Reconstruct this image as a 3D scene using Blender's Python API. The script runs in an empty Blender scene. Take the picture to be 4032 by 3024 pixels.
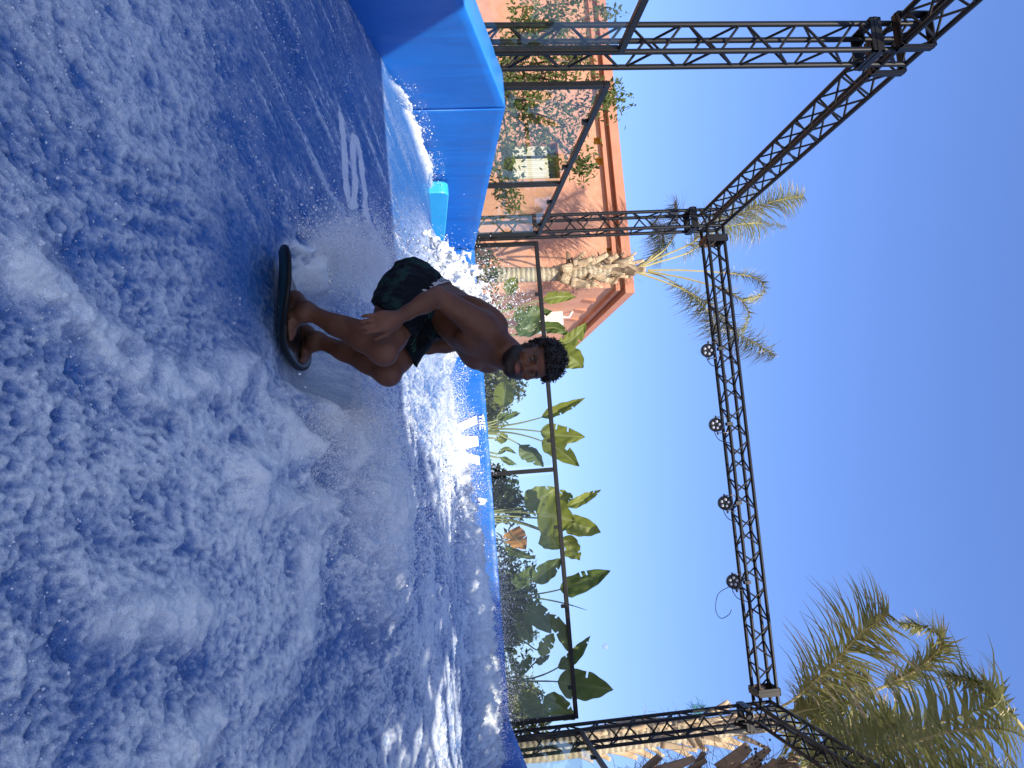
import bpy, bmesh, math, random
import numpy as np
from mathutils import Vector, Matrix

random.seed(7)
rng = np.random.default_rng(11)
R = math.radians
SC = bpy.context.scene
COL = SC.collection

# ------------------------------------------------------------------ camera
CAM_Z = 1.7                       # lens height above the ground outside the pool
F_PX, C_V, C_U = 3075.0, 2016.0, 1512.0     # focal length and centre in photo pixels (4032 x 3024)
PITCH, ROLL, YAW = 0.1245, -0.0624, -0.1274
_cy, _sy, _cp, _sp, _cr, _sr = (math.cos(YAW), math.sin(YAW), math.cos(PITCH), math.sin(PITCH), math.cos(ROLL), math.sin(ROLL))
FW = np.array([_sy*_cp, _cy*_cp, _sp]); _rt = np.array([_cy, -_sy, 0.0]); _up = np.cross(_rt, FW)
RT = _rt*_cr + _up*_sr            # to the right of the upright scene
UP = -_rt*_sr + _up*_cr           # upwards in the upright scene
cam_d = bpy.data.cameras.new('camera'); cam = bpy.data.objects.new('camera', cam_d); COL.objects.link(cam)
# the phone was held upright but the picture is stored lying on its side: picture-right is up
M3 = Matrix((UP, -RT, -FW)).transposed()
cam.matrix_world = Matrix.Translation((0, 0, CAM_Z)) @ M3.to_4x4()
cam_d.sensor_fit = 'HORIZONTAL'; cam_d.sensor_width = 36.0; cam_d.lens = 36.0*F_PX/4032.0
cam_d.clip_start = 0.05; cam_d.clip_end = 6000
SC.camera = cam

# ------------------------------------------------------------------ sky, sun, exposure
SUN_EL, SUN_AZ = R(40), R(24)     # azimuth: to the right of straight behind the camera
to_sun = Vector((math.cos(SUN_EL)*math.sin(SUN_AZ), -math.cos(SUN_EL)*math.cos(SUN_AZ), math.sin(SUN_EL)))
world = bpy.data.worlds.new('World'); SC.world = world; world.use_nodes = True
wn = world.node_tree; wn.nodes.clear()
w_out = wn.nodes.new('ShaderNodeOutputWorld'); w_bg = wn.nodes.new('ShaderNodeBackground'); w_sky = wn.nodes.new('ShaderNodeTexSky')
w_sky.sky_type = 'NISHITA'; w_sky.sun_disc = False; w_sky.sun_elevation = SUN_EL
w_sky.sun_rotation = math.atan2(to_sun.x, to_sun.y)
w_sky.altitude = 100; w_sky.air_density = 1.6; w_sky.dust_density = 0.9; w_sky.ozone_density = 10.0
w_bg.inputs['Strength'].default_value = 0.15
w_tint = wn.nodes.new('ShaderNodeMix'); w_tint.data_type = 'RGBA'; w_tint.blend_type = 'MULTIPLY'; w_tint.inputs[0].default_value = 1.0
w_tint.inputs[7].default_value = (.98, .885, 1.09, 1)      # the phone's white balance, the same over the whole sky
wn.links.new(w_sky.outputs[0], w_tint.inputs[6]); wn.links.new(w_tint.outputs[2], w_bg.inputs[0]); wn.links.new(w_bg.outputs[0], w_out.inputs[0])
sun_d = bpy.data.lights.new('sun', 'SUN'); sun_d.energy = 5.0; sun_d.angle = R(0.53); sun_d.color = (1.0, 0.92, 0.78)
sun = bpy.data.objects.new('sun', sun_d); COL.objects.link(sun); sun.location = to_sun*40
sun.rotation_euler = to_sun.to_track_quat('Z', 'Y').to_euler()
SC.view_settings.view_transform = 'Standard'; SC.view_settings.look = 'None'
SC.view_settings.gamma = 1.0; SC.view_settings.use_curve_mapping = False
SC.view_settings.exposure = 0.55
SC.render.engine = 'CYCLES'
SC.cycles.max_bounces = 8; SC.cycles.transparent_max_bounces = 24; SC.cycles.use_denoising = True
SC.cycles.caustics_reflective = False; SC.cycles.caustics_refractive = False

# ------------------------------------------------------------------ places: photo pixel -> world point at a given distance
def ray(x, y):
    return FW + RT*((y-C_U)/F_PX) + UP*((x-C_V)/F_PX)
def atY(x, y, Y):
    d = ray(x, y); p = d*(Y/d[1]); return np.array([p[0], p[1], p[2]+CAM_Z])
def atD(x, y, D):
    p = ray(x, y)*D; return np.array([p[0], p[1], p[2]+CAM_Z])
def atX(x, y, X):
    d = ray(x, y); p = d*(X/d[0]); return np.array([p[0], p[1], p[2]+CAM_Z])

# ------------------------------------------------------------------ object helpers
def tag(o, label=None, cat=None, group=None, kind=None):
    if label: o['label'] = label
    if cat: o['category'] = cat
    if group: o['group'] = group
    if kind: o['kind'] = kind
    return o
def empty(name, loc, label=None, cat=None, group=None):
    o = bpy.data.objects.new(name, None); COL.objects.link(o); o.location = Vector([float(c) for c in loc]); o.empty_display_size = .1
    return tag(o, label, cat, group)
def origin_of(o):
    l = Vector((0, 0, 0))
    while o is not None:
        l += o.location; o = o.parent
    return l
def adopt(o, parent):
    if parent is not None:
        o.parent = parent
        if parent.type == 'EMPTY': o.matrix_parent_inverse = Matrix.Translation(-parent.location)
    return o
def link(name, me, mat=None, parent=None, smooth=False):
    o = bpy.data.objects.new(name, me); COL.objects.link(o)
    if mat is not None:
        for m in (mat if isinstance(mat, (list, tuple)) else [mat]): me.materials.append(m)
    if smooth: me.shade_smooth()
    return adopt(o, parent)
def mesh(name, V, Fc, mat=None, parent=None, smooth=False, mats=None):
    me = bpy.data.meshes.new(name)
    V = np.asarray(V, dtype=np.float32)
    if isinstance(Fc, np.ndarray):
        n, k = Fc.shape
        me.vertices.add(len(V)); me.vertices.foreach_set('co', V.ravel())
        me.loops.add(n*k); me.loops.foreach_set('vertex_index', Fc.astype(np.int32).ravel())
        me.polygons.add(n); me.polygons.foreach_set('loop_start', np.arange(0, n*k, k, dtype=np.int32))
        me.update(calc_edges=True)
    else:
        me.from_pydata([tuple(map(float, v)) for v in V], [], Fc)
    me.validate(clean_customdata=False)
    if mats is not None: me.polygons.foreach_set('material_index', np.asarray(mats, dtype=np.int32))
    return link(name, me, mat, parent, smooth)
def fattr(o, name, vals):
    a = o.data.attributes.new(name, 'FLOAT', 'POINT'); a.data.foreach_set('value', np.asarray(vals, dtype=np.float32))

class MB:
    """collects simple solids for one mesh"""
    def __init__(s): s.v = []; s.f = []; s.m = []; s.mi = 0
    def add(s, V, Fc):
        b = len(s.v); s.v += [tuple(map(float, p)) for p in V]; s.f += [tuple(i+b for i in f) for f in Fc]; s.m += [s.mi]*len(Fc); return s
    def box(s, lo, hi):
        (a, b, c), (d, e, f) = lo, hi
        return s.add([(a,b,c),(d,b,c),(d,e,c),(a,e,c),(a,b,f),(d,b,f),(d,e,f),(a,e,f)],
                     [(0,3,2,1),(4,5,6,7),(0,1,5,4),(1,2,6,5),(2,3,7,6),(3,0,4,7)])
    def prism(s, A, B):
        n = len(A)
        return s.add(list(A)+list(B), [tuple(range(n-1,-1,-1)), tuple(range(n,2*n))]+[(i,(i+1)%n,n+(i+1)%n,n+i) for i in range(n)])
    def bar(s, p, q, w, h, up=(0,0,1)):
        p = Vector(p); q = Vector(q); d = (q-p).normalized(); u = Vector(up)
        sx = d.cross(u)
        if sx.length < 1e-4: sx = d.cross(Vector((1,0,0)))
        sx.normalize(); su = sx.cross(d)
        c = [(-1,-1),(1,-1),(1,1),(-1,1)]
        return s.prism([p+sx*(a*w/2)+su*(b*h/2) for a, b in c], [q+sx*(a*w/2)+su*(b*h/2) for a, b in c])
    def tube(s, pts, rad, n=8, caps=True):
        pts = [Vector([float(c) for c in p]) for p in pts]; k = len(pts)
        rr = rad if hasattr(rad, '__len__') else [rad]*k
        t0 = (pts[1]-pts[0]).normalized(); u = t0.orthogonal().normalized(); V = []
        for i in range(k):
            t = (pts[min(i+1,k-1)]-pts[max(i-1,0)]).normalized()
            u = (u-t*u.dot(t)).normalized(); w = t.cross(u)
            V += [pts[i]+(u*math.cos(a)+w*math.sin(a))*rr[i] for a in [2*math.pi*j/n for j in range(n)]]
        Fc = [(i*n+j, i*n+(j+1)%n, (i+1)*n+(j+1)%n, (i+1)*n+j) for i in range(k-1) for j in range(n)]
        if caps: Fc += [tuple(range(n-1,-1,-1)), tuple((k-1)*n+j for j in range(n))]
        return s.add(V, Fc)
    def build(s, name, mat, parent=None, smooth=False, bevel=0):
        me = bpy.data.meshes.new(name); me.from_pydata(s.v, [], s.f); me.update()
        if any(s.m): me.polygons.foreach_set('material_index', s.m)
        o = link(name, me, mat, parent, smooth)
        if bevel:
            b = o.modifiers.new('bevel', 'BEVEL'); b.width = bevel; b.segments = 2; b.limit_method = 'ANGLE'
        return o

def bez(P, n=12):
    """smooth curve through the points (Catmull-Rom)"""
    P = [np.asarray(p, float) for p in P]; Q = [2*P[0]-P[1]]+P+[2*P[-1]-P[-2]]; out = []
    for i in range(1, len(Q)-2):
        a, b, c, d = Q[i-1:i+3]
        for t in np.linspace(0, 1, n, endpoint=False):
            out.append(.5*(2*b+(c-a)*t+(2*a-5*b+4*c-d)*t*t+(3*b-a-3*c+d)*t**3))
    out.append(P[-1]); return np.array(out)

# ------------------------------------------------------------------ noise (numpy)
_perm = np.random.default_rng(3).permutation(4096)
_g3 = np.random.default_rng(4).normal(size=(4096, 3)); _g3 /= np.linalg.norm(_g3, axis=1)[:, None]
def noise3(x, y, z):
    x, y, z = np.broadcast_arrays(np.asarray(x, np.float32), np.asarray(y, np.float32), np.asarray(z, np.float32))
    xi = np.floor(x).astype(np.int32); yi = np.floor(y).astype(np.int32); zi = np.floor(z).astype(np.int32)
    xf = x-xi; yf = y-yi; zf = z-zi
    u = xf*xf*xf*(xf*(xf*6-15)+10); v = yf*yf*yf*(yf*(yf*6-15)+10); w = zf*zf*zf*(zf*(zf*6-15)+10)
    def g(a, b, c):
        h = _perm[(_perm[(_perm[(xi+a) & 4095]+yi+b) & 4095]+zi+c) & 4095]; q = _g3[h]
        return q[..., 0]*(xf-a)+q[..., 1]*(yf-b)+q[..., 2]*(zf-c)
    def l(a, b, t): return a+(b-a)*t
    return 1.6*l(l(l(g(0,0,0), g(1,0,0), u), l(g(0,1,0), g(1,1,0), u), v), l(l(g(0,0,1), g(1,0,1), u), l(g(0,1,1), g(1,1,1), u), v), w)
def fbm(x, y, z=0.0, o=4, gain=.5):
    s = 0; a = 1.0
    for i in range(o):
        s = s+a*noise3(x, y, z+7.3*i); x = x*2.03; y = y*2.03; z = z*2.03; a *= gain
    return s
def billow(x, y, z=0.0, o=3, gain=.5):
    s = 0; a = 1.0
    for i in range(o):
        s = s+a*np.abs(noise3(x, y, z+5.1*i)); x = x*2.1; y = y*2.1; z = z*2.1; a *= gain
    return s
def sstep(a, b, x):
    t = np.clip((x-a)/(b-a), 0, 1); return t*t*(3-2*t)

# ------------------------------------------------------------------ iso-surface (surface nets)
def surface_nets(Fd, lo, h):
    ins = Fd < 0
    nx, ny, nz = Fd.shape
    c = [(i, j, k) for i in (0, 1) for j in (0, 1) for k in (0, 1)]
    sl = lambda A, i, j, k: A[i:nx-1+i, j:ny-1+j, k:nz-1+k]
    cnt = np.zeros((nx-1, ny-1, nz-1), np.int8)
    for q in c: cnt += sl(ins, *q)
    act = (cnt > 0) & (cnt < 8)
    I = np.argwhere(act); idx = -np.ones(act.shape, np.int64); idx[act] = np.arange(len(I))
    acc = np.zeros((len(I), 3)); num = np.zeros(len(I))
    ix, iy, iz = I.T
    for a in range(8):
        for b in range(a+1, 8):
            d = np.array(c[b])-np.array(c[a])
            if np.abs(d).sum() != 1: continue
            fa = Fd[ix+c[a][0], iy+c[a][1], iz+c[a][2]]; fb = Fd[ix+c[b][0], iy+c[b][1], iz+c[b][2]]
            m = (fa < 0) != (fb < 0)
            t = np.where(m, fa/np.where(np.abs(fa-fb) < 1e-12, 1, fa-fb), 0)
            acc += np.where(m[:, None], np.array(c[a])+t[:, None]*d, 0); num += m
    V = (I+acc/num[:, None])*h+np.asarray(lo)
    quads = []
    for ax in range(3):
        s0 = [slice(1, -1)]*3; s1 = [slice(1, -1)]*3
        s0[ax] = slice(0, -1); s1[ax] = slice(1, None)
        A = ins[tuple(s0)]; B = ins[tuple(s1)]
        E = np.argwhere(A != B); fl = A[tuple(E.T)]
        off = np.ones(3, int); off[ax] = 0
        E = E+off
        u = [0, 0, 0]; v = [0, 0, 0]; u[(ax+1) % 3] = 1; v[(ax+2) % 3] = 1; u = np.array(u); v = np.array(v)
        g = lambda p: idx[p[:, 0], p[:, 1], p[:, 2]]
        q = np.stack([g(E-u-v), g(E-v), g(E), g(E-u)], 1)
        q[~fl] = q[~fl][:, ::-1]
        quads.append(q)
    Q = np.concatenate(quads); Q = Q[(Q >= 0).all(1)]
    return V, Q

# ------------------------------------------------------------------ materials
def new_mat(name):
    m = bpy.data.materials.new(name); m.use_nodes = True; return m, m.node_tree, m.node_tree.nodes['Principled BSDF']
def _sock(nt, node, name, v):
    if isinstance(v, bpy.types.NodeSocket): nt.links.new(v, node.inputs[name])
    else: node.inputs[name].default_value = v
def tex_noise(nt, scale, detail=4, rough=.55, vec=None, dist=0.0):
    n = nt.nodes.new('ShaderNodeTexNoise'); n.inputs['Scale'].default_value = scale; n.inputs['Detail'].default_value = detail
    n.inputs['Roughness'].default_value = rough; n.inputs['Distortion'].default_value = dist
    if vec is not None: nt.links.new(vec, n.inputs['Vector'])
    return n.outputs['Fac']
def obj_vec(nt, scale=(1,1,1), gen='Object'):
    t = nt.nodes.new('ShaderNodeTexCoord'); mp = nt.nodes.new('ShaderNodeMapping'); mp.inputs['Scale'].default_value = scale
    nt.links.new(t.outputs[gen], mp.inputs['Vector']); return mp.outputs[0]
def ramp(nt, fac, stops):
    r = nt.nodes.new('ShaderNodeValToRGB'); e = r.color_ramp.elements
    while len(e) < len(stops): e.new(.5)
    for q, (p, c) in zip(e, stops):
        q.position = p; q.color = (c, c, c, 1) if not hasattr(c, '__len__') else (*c[:3], 1)
    nt.links.new(fac, r.inputs[0]); return r.outputs[0]
def mixc(nt, fac, a, b, mode='MIX'):
    n = nt.nodes.new('ShaderNodeMix'); n.data_type = 'RGBA'; n.blend_type = mode
    for i, v in ((0, fac), (6, a), (7, b)):
        if isinstance(v, bpy.types.NodeSocket): nt.links.new(v, n.inputs[i])
        else: n.inputs[i].default_value = v if i == 0 else (*v[:3], 1)
    return n.outputs[2]
def math_n(nt, op, a, b=0.0, clamp=False):
    n = nt.nodes.new('ShaderNodeMath'); n.operation = op; n.use_clamp = clamp
    for i, v in ((0, a), (1, b)):
        if isinstance(v, bpy.types.NodeSocket): nt.links.new(v, n.inputs[i])
        else: n.inputs[i].default_value = v
    return n.outputs[0]
def bump(nt, p, h, strength=.3, dist=.01):
    b = nt.nodes.new('ShaderNodeBump'); b.inputs['Strength'].default_value = strength; b.inputs['Distance'].default_value = dist
    nt.links.new(h, b.inputs['Height']); nt.links.new(b.outputs[0], p.inputs['Normal'])
def attr(nt, name):
    a = nt.nodes.new('ShaderNodeAttribute'); a.attribute_name = name; return a.outputs['Fac']
def mottled(name, c1, c2, scale=6, rough=.6, bump_s=.2, bump_scale=40, spec=.5, metal=0, bdist=.004, detail=5, vscale=(1,1,1)):
    m, nt, p = new_mat(name); v = obj_vec(nt, vscale)
    f = ramp(nt, tex_noise(nt, scale, detail, .6, v), [(.3, 0.0), (.7, 1.0)])
    nt.links.new(mixc(nt, f, c1, c2), p.inputs['Base Color']); p.inputs['Roughness'].default_value = rough
    p.inputs['Specular IOR Level'].default_value = spec; p.inputs['Metallic'].default_value = metal
    if bump_s: bump(nt, p, tex_noise(nt, bump_scale, 4, .6, v), bump_s, bdist)
    return m
# ------------------------------------------------------------------ layout of the cage (metres; x right, y away, z up)
XL, XR, YN, YB, ZB, ZR = -3.578, 3.344, 5.999, 10.57, 4.441+CAM_Z, 1.871+CAM_Z
WL, WR, WB, WT = -3.10, 2.85, 9.90, 0.90+CAM_Z       # inner faces and top of the blue walls

m_ground = mottled('paving', (.30,.24,.19), (.38,.31,.25), 3, .9, .3, 60)
mesh('ground', [(-400,-400,0),(400,-400,0),(400,600,0),(-400,600,0)], [(0,1,2,3)], m_ground)
tag(bpy.data.objects['ground'], 'sandy paved ground around the surf pool', 'ground', kind='structure')

# ---- blue vinyl walls
def vinyl(name, c, c2):
    m, nt, p = new_mat(name); v = obj_vec(nt)
    f = tex_noise(nt, 1.3, 4, .6, v)
    nt.links.new(mixc(nt, ramp(nt, f, [(.3, 0.), (.7, 1.)]), c, c2), p.inputs['Base Color'])
    p.inputs['Roughness'].default_value = .38; p.inputs['Specular IOR Level'].default_value = .45
    v2 = obj_vec(nt, (1, 1, .18)); f2 = tex_noise(nt, 3.2, 3, .5, v2, .6)
    f3 = tex_noise(nt, 160, 2, .5, v)
    bump(nt, p, math_n(nt, 'ADD', math_n(nt, 'MULTIPLY', f2, 1.0), math_n(nt, 'MULTIPLY', f3, .02)), .55, .05)
    return m
m_blue = vinyl('blue_vinyl', (.008,.115,.43), (.013,.150,.52))
m_blue_sunlit = vinyl('sunlit_blue_vinyl', (.03,.22,.60), (.045,.27,.68))  # sunlight on the sloping top edge, put into a lighter blue
m_white_print = mottled('white_print', (.78,.79,.80), (.84,.85,.86), 8, .45, 0)
m_seam = mottled('dark_seam', (.006,.012,.03), (.01,.02,.05), 8, .5, 0)

def wavy_panel(name, A, B, zb, ztA, ztB, nrm, thick, mat, parent, n=60, m=24, amp=.012, seed=0, top_mat=None):
    """padded panel between A and B (plan points): a front face with soft vertical creases, a rounded top edge, a back"""
    A = np.array(A, float); B = np.array(B, float); nrm = np.array(nrm, float); V = []; Fc = []; mi = []
    prof = [(0.0, t) for t in np.linspace(0, 1, m)]
    rows = []
    tt = np.arange(n+1)/n; Lt = (np.linalg.norm(B-A)*tt)[:, None]; ss = np.linspace(0, 1, m)[None]
    zt_ = (ztA+(ztB-ztA)*tt)[:, None]; zz = zb+(zt_-.012-zb)*ss
    ww = amp*(noise3(Lt*2.6+seed, zz*.7, seed)+.6*noise3(Lt*6+seed, zz*1.1+Lt*.9, seed+4)+.06*noise3(Lt*17, zz*1.0, seed+9))*np.minimum(1, .25+1.2*ss*(1.35-ss))
    for i in range(n+1):
        p = A+(B-A)*tt[i]; zt = float(zt_[i, 0])
        col = [(p[0]+nrm[0]*ww[i, q], p[1]+nrm[1]*ww[i, q], zz[i, q]) for q in range(m)]
        col += [(p[0]-nrm[0]*.012, p[1]-nrm[1]*.012, zt-.003), (p[0]-nrm[0]*.03, p[1]-nrm[1]*.03, zt),
                (p[0]-nrm[0]*(thick-.02), p[1]-nrm[1]*(thick-.02), zt), (p[0]-nrm[0]*thick, p[1]-nrm[1]*thick, zt-.02), (p[0]-nrm[0]*thick, p[1]-nrm[1]*thick, zb)]
        rows.append(col)
    k = len(rows[0])
    V = [q for c in rows for q in c]
    for i in range(n):
        for j in range(k-1):
            Fc.append((i*k+j, (i+1)*k+j, (i+1)*k+j+1, i*k+j+1)); mi.append(1 if (top_mat is not None and m <= j <= m+1) else 0)
    Fc.append(tuple(range(k))); mi.append(0); Fc.append(tuple(n*k+j for j in range(k-1, -1, -1))); mi.append(0)
    o = mesh(name, V, Fc, [mat, top_mat or mat], parent, True, mi)
    return o

wall_l = empty('padded_wall', (WL, 6, 0), 'blue vinyl padded side wall with a sloping sunlit top edge, below the bare leafy tree', 'wall', 'blue padded pool walls')
yA = 6.12
wavy_panel('sloping_panel', (WL, 1.4), (WL, yA-.012), 0, WT-.30*(yA-1.4), WT-.004, (1,0), .34, m_blue, wall_l, 110, 40, .010, 1, m_blue_sunlit)
wavy_panel('level_panel', (WL, yA), (WL, WB+.3), 0, WT, WT, (1,0), .34, m_blue, wall_l, 90, 40, .016, 5)
MB().tube([(WL+.004, yA-.006, .2), (WL+.006, yA-.006, 1.6), (WL+.004, yA-.006, WT-.01)], .006, 6).build('seam_piping', m_blue, wall_l, True)
wall_b = empty('padded_wall', ((WL+WR)/2, WB, 0), 'long blue vinyl padded back wall printed with white letters', 'wall', 'blue padded pool walls')
wavy_panel('face_panel', (WL+.01, WB), (WR-.01, WB), 0, WT-.004, WT-.004, (0,-1), .34, m_blue, wall_b, 150, 40, .014, 9)
wall_r = empty('padded_wall', (WR, 7, 0), 'dark blue vinyl padded wall below the glass panel and palms at the pool corner', 'wall', 'blue padded pool walls')
wavy_panel('face_panel', (WR, WB+.3), (WR, 2.0), 0, WT, WT, (-1,0), .34, m_blue, wall_r, 110, 40, .014, 13)

for _w in (wall_l, wall_b, wall_r): _w['kind'] = 'thing'
# white print on the back wall: small THE, the top of a big W, a curved fin
def wall_poly(name, pts, Y=WB-.022):
    V = [atY(x, y, Y) for x, y in pts]; n = len(V)
    V2 = [v+np.array([0, .003, 0]) for v in V]
    b = MB(); b.prism(V, V2); return b.build(name, m_white_print, wall_b)
def zx(zx_, zy_): return (1750+zx_*.3614, 1550+zy_*.3617)
def poly_z(name, P): return wall_poly(name, [zx(*p) for p in P])
E_ = 0
# T H E  (each letter one flat print)
def letter(name, rects):
    b = MB()
    for i, r in enumerate(rects):
        V = [atY(*zx(*p), WB-.022-.0025*i) for p in r]; b.prism(V, [v+np.array([0,.0022,0]) for v in V])
    return b.build(name, m_white_print, wall_b)
letter('letter_t', [[(425,228),(425+14,272),(412,273),(410,229)], [(375,244),(411,243),(412,259),(376,260)]])
letter('letter_h', [[(377,284),(440,282),(441,296),(378,298)], [(380,314),(442,312),(443,326),(381,328)], [(404,297.5),(415,297.5),(416,314.5),(405,314.5)]])
letter('letter_e', [[(382,342),(444,340),(445,354),(383,356)], [(383,356.3),(394,356.3),(396,394),(385,395)], [(409,355.6),(419,355.4),(420,382),(411,383)], [(434,354.7),(445,354.3),(447,392),(436,393)]])
letter('letter_w', [[(352,238),(360,330),(60,460),(52,372)], [(366,462),(374,570),(52,470),(52,462)], [(366,466),(374,568),(64,640),(60,560)], [(380,680),(388,785),(66,690),(60,600)]])
poly_z('curved_fin', [(356,1135),(380,1131),(432,1142),(462,1146),(450,1190),(428,1211),(384,1212),(366,1200),(388,1190),(392,1180),(372,1168)])

# cyan mat standing at the foot of the side wall
mt = MB(); pts = []
c0 = atX(1720, 740, WL+.10); c1 = atX(1745, 900, WL+.10)
y0, y1, z1 = c0[1]-.02, c1[1]+.5, c1[2]+.02
for a in np.linspace(math.pi, math.pi/2, 7): pts.append((y0+.10+.10*math.cos(a), z1-.10+.10*math.sin(a)))
prof = [(y0, z1-.7)]+pts+[(y1, z1), (y1, z1-.7)]
mt.prism([(WL+.16, y, z) for y, z in prof][::-1], [(WL+.035, y, z) for y, z in prof][::-1])
m_mat = mottled('cyan_foam', (.03,.38,.68), (.05,.44,.74), 5, .4, .1)
tag(mt.build('foam_mat', m_mat, None, False, .012), 'bright cyan rounded foam mat standing against the side wall', 'foam mat')

# ------------------------------------------------------------------ trusses
m_steel = mottled('black_painted_steel', (.005,.005,.0055), (.010,.0098,.0095), 9, .45, .12, 50, .28)
m_rust = mottled('rusty_steel', (.05,.024,.014), (.09,.04,.02), 14, .7, .2, 50)
def unit_rod(n):
    b = MB(); b.tube([(0,0,0),(0,0,1)], 1.0, n); me = bpy.data.meshes.new('rod'); me.from_pydata(b.v, [], b.f); me.update()
    for p in me.polygons: p.use_smooth = len(p.vertices) == 4
    me.materials.append(m_steel); return me
ROD12, ROD8 = unit_rod(14), unit_rod(8)
def rod(name, p, q, r, parent, me):
    p = Vector([float(c) for c in p]); q = Vector([float(c) for c in q]); d = q-p
    o = bpy.data.objects.new(name, me); COL.objects.link(o); adopt(o, parent)
    o.matrix_basis = Matrix.Translation(p) @ d.to_track_quat('Z', 'Y').to_matrix().to_4x4() @ Matrix.Diagonal((r, r, d.length, 1))
    return o
TS, TR, BR, PITCHT = .12, .0245, .0115, .49
def truss(name, label, p0, p1, ax, ay, cat='truss', frames=(), flip=0, group='black steel box trusses'):
    p0 = Vector(p0); p1 = Vector(p1); ax = Vector(ax); ay = Vector(ay)
    t = empty(name, p0, label, cat, group); t['kind'] = 'thing'
    L = (p1-p0).length; d = (p1-p0)/L
    cs = [(-1,-1),(1,-1),(1,1),(-1,1)]
    for a, b in cs:
        o = ax*(a*TS)+ay*(b*TS); rod('chord', p0+o, p1+o, TR, t, ROD12)
    n = int((L-.12)/(PITCHT/2)); st = (L-.12)/n; g = .028
    for fi in range(4):
        a0 = cs[fi]; a1 = cs[(fi+1) % 4]
        A = ax*(a0[0]*TS)+ay*(a0[1]*TS); B = ax*(a1[0]*TS)+ay*(a1[1]*TS)
        sh = (fi+flip) % 2
        for k in range(n):
            s0, s1 = (A, B) if (k+sh) % 2 == 0 else (B, A)
            rod('brace', p0+s0+d*(.06+k*st+g), p0+s1+d*(.06+(k+1)*st-g), BR, t, ROD8)
    for s in frames:
        c = p0+d*s
        for fi in range(4):
            a0 = cs[fi]; a1 = cs[(fi+1) % 4]; e = TS+TR+.008
            A = c+ax*(a0[0]*e)+ay*(a0[1]*e); B = c+ax*(a1[0]*e)+ay*(a1[1]*e)
            nrm = (ax*((a0[0]+a1[0])/2)+ay*((a0[1]+a1[1])/2))
            ext = (B-A).normalized()*.006
            MB().bar(A-ext, B+ext, .10, .012, nrm).build('clamp_plate', m_rust if (fi == 1 and 'rust' in label) else m_steel, t)
            MB().bar(A-ext+nrm*.008+d*.0, B+ext+nrm*.008, .03, .006, nrm).build('clamp_rib', m_steel, t)
    return t
X3, Y3, Z3 = (1,0,0), (0,1,0), (0,0,1)
truss('truss_post', 'black steel truss post nearest the camera, beside the leafy tree', (XL,YN,0), (XL,YN,ZB+.10), X3, Y3, 'truss post', (ZB-.31,), 0, 'black steel truss posts')
truss('truss_post', 'black steel truss post in front of the terracotta building and palm', (XL,YB,0), (XL,YB,ZB+.10), X3, Y3, 'truss post', (ZB-.31,), 1, 'black steel truss posts')
truss('truss_post', 'black steel truss post in front of the shaggy palm trunk', (XR,YB,0), (XR,YB,ZB+.10), X3, Y3, 'truss post', (ZB-.31,), 0, 'black steel truss posts')
truss('truss_beam', 'black steel truss beam receding overhead on the building side', (XL,-1.2,ZB), (XL,YB+.14,ZB), X3, Z3, 'truss beam', (7.0, 7.42), 0, 'black steel truss beams')
truss('truss_beam', 'black steel truss beam carrying four stage lights above the back wall, one clamp rusty', (XL+.15,YB,ZB), (XR-.15,YB,ZB), Y3, Z3, 'truss beam', (.16, XR-XL-.46), 1, 'black steel truss beams')
truss('truss_beam', 'black steel truss beam running into the palm fronds', (XR,2.6,ZB), (XR,YB+.14,ZB), X3, Z3, 'truss beam', (), 1, 'black steel truss beams')

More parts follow.
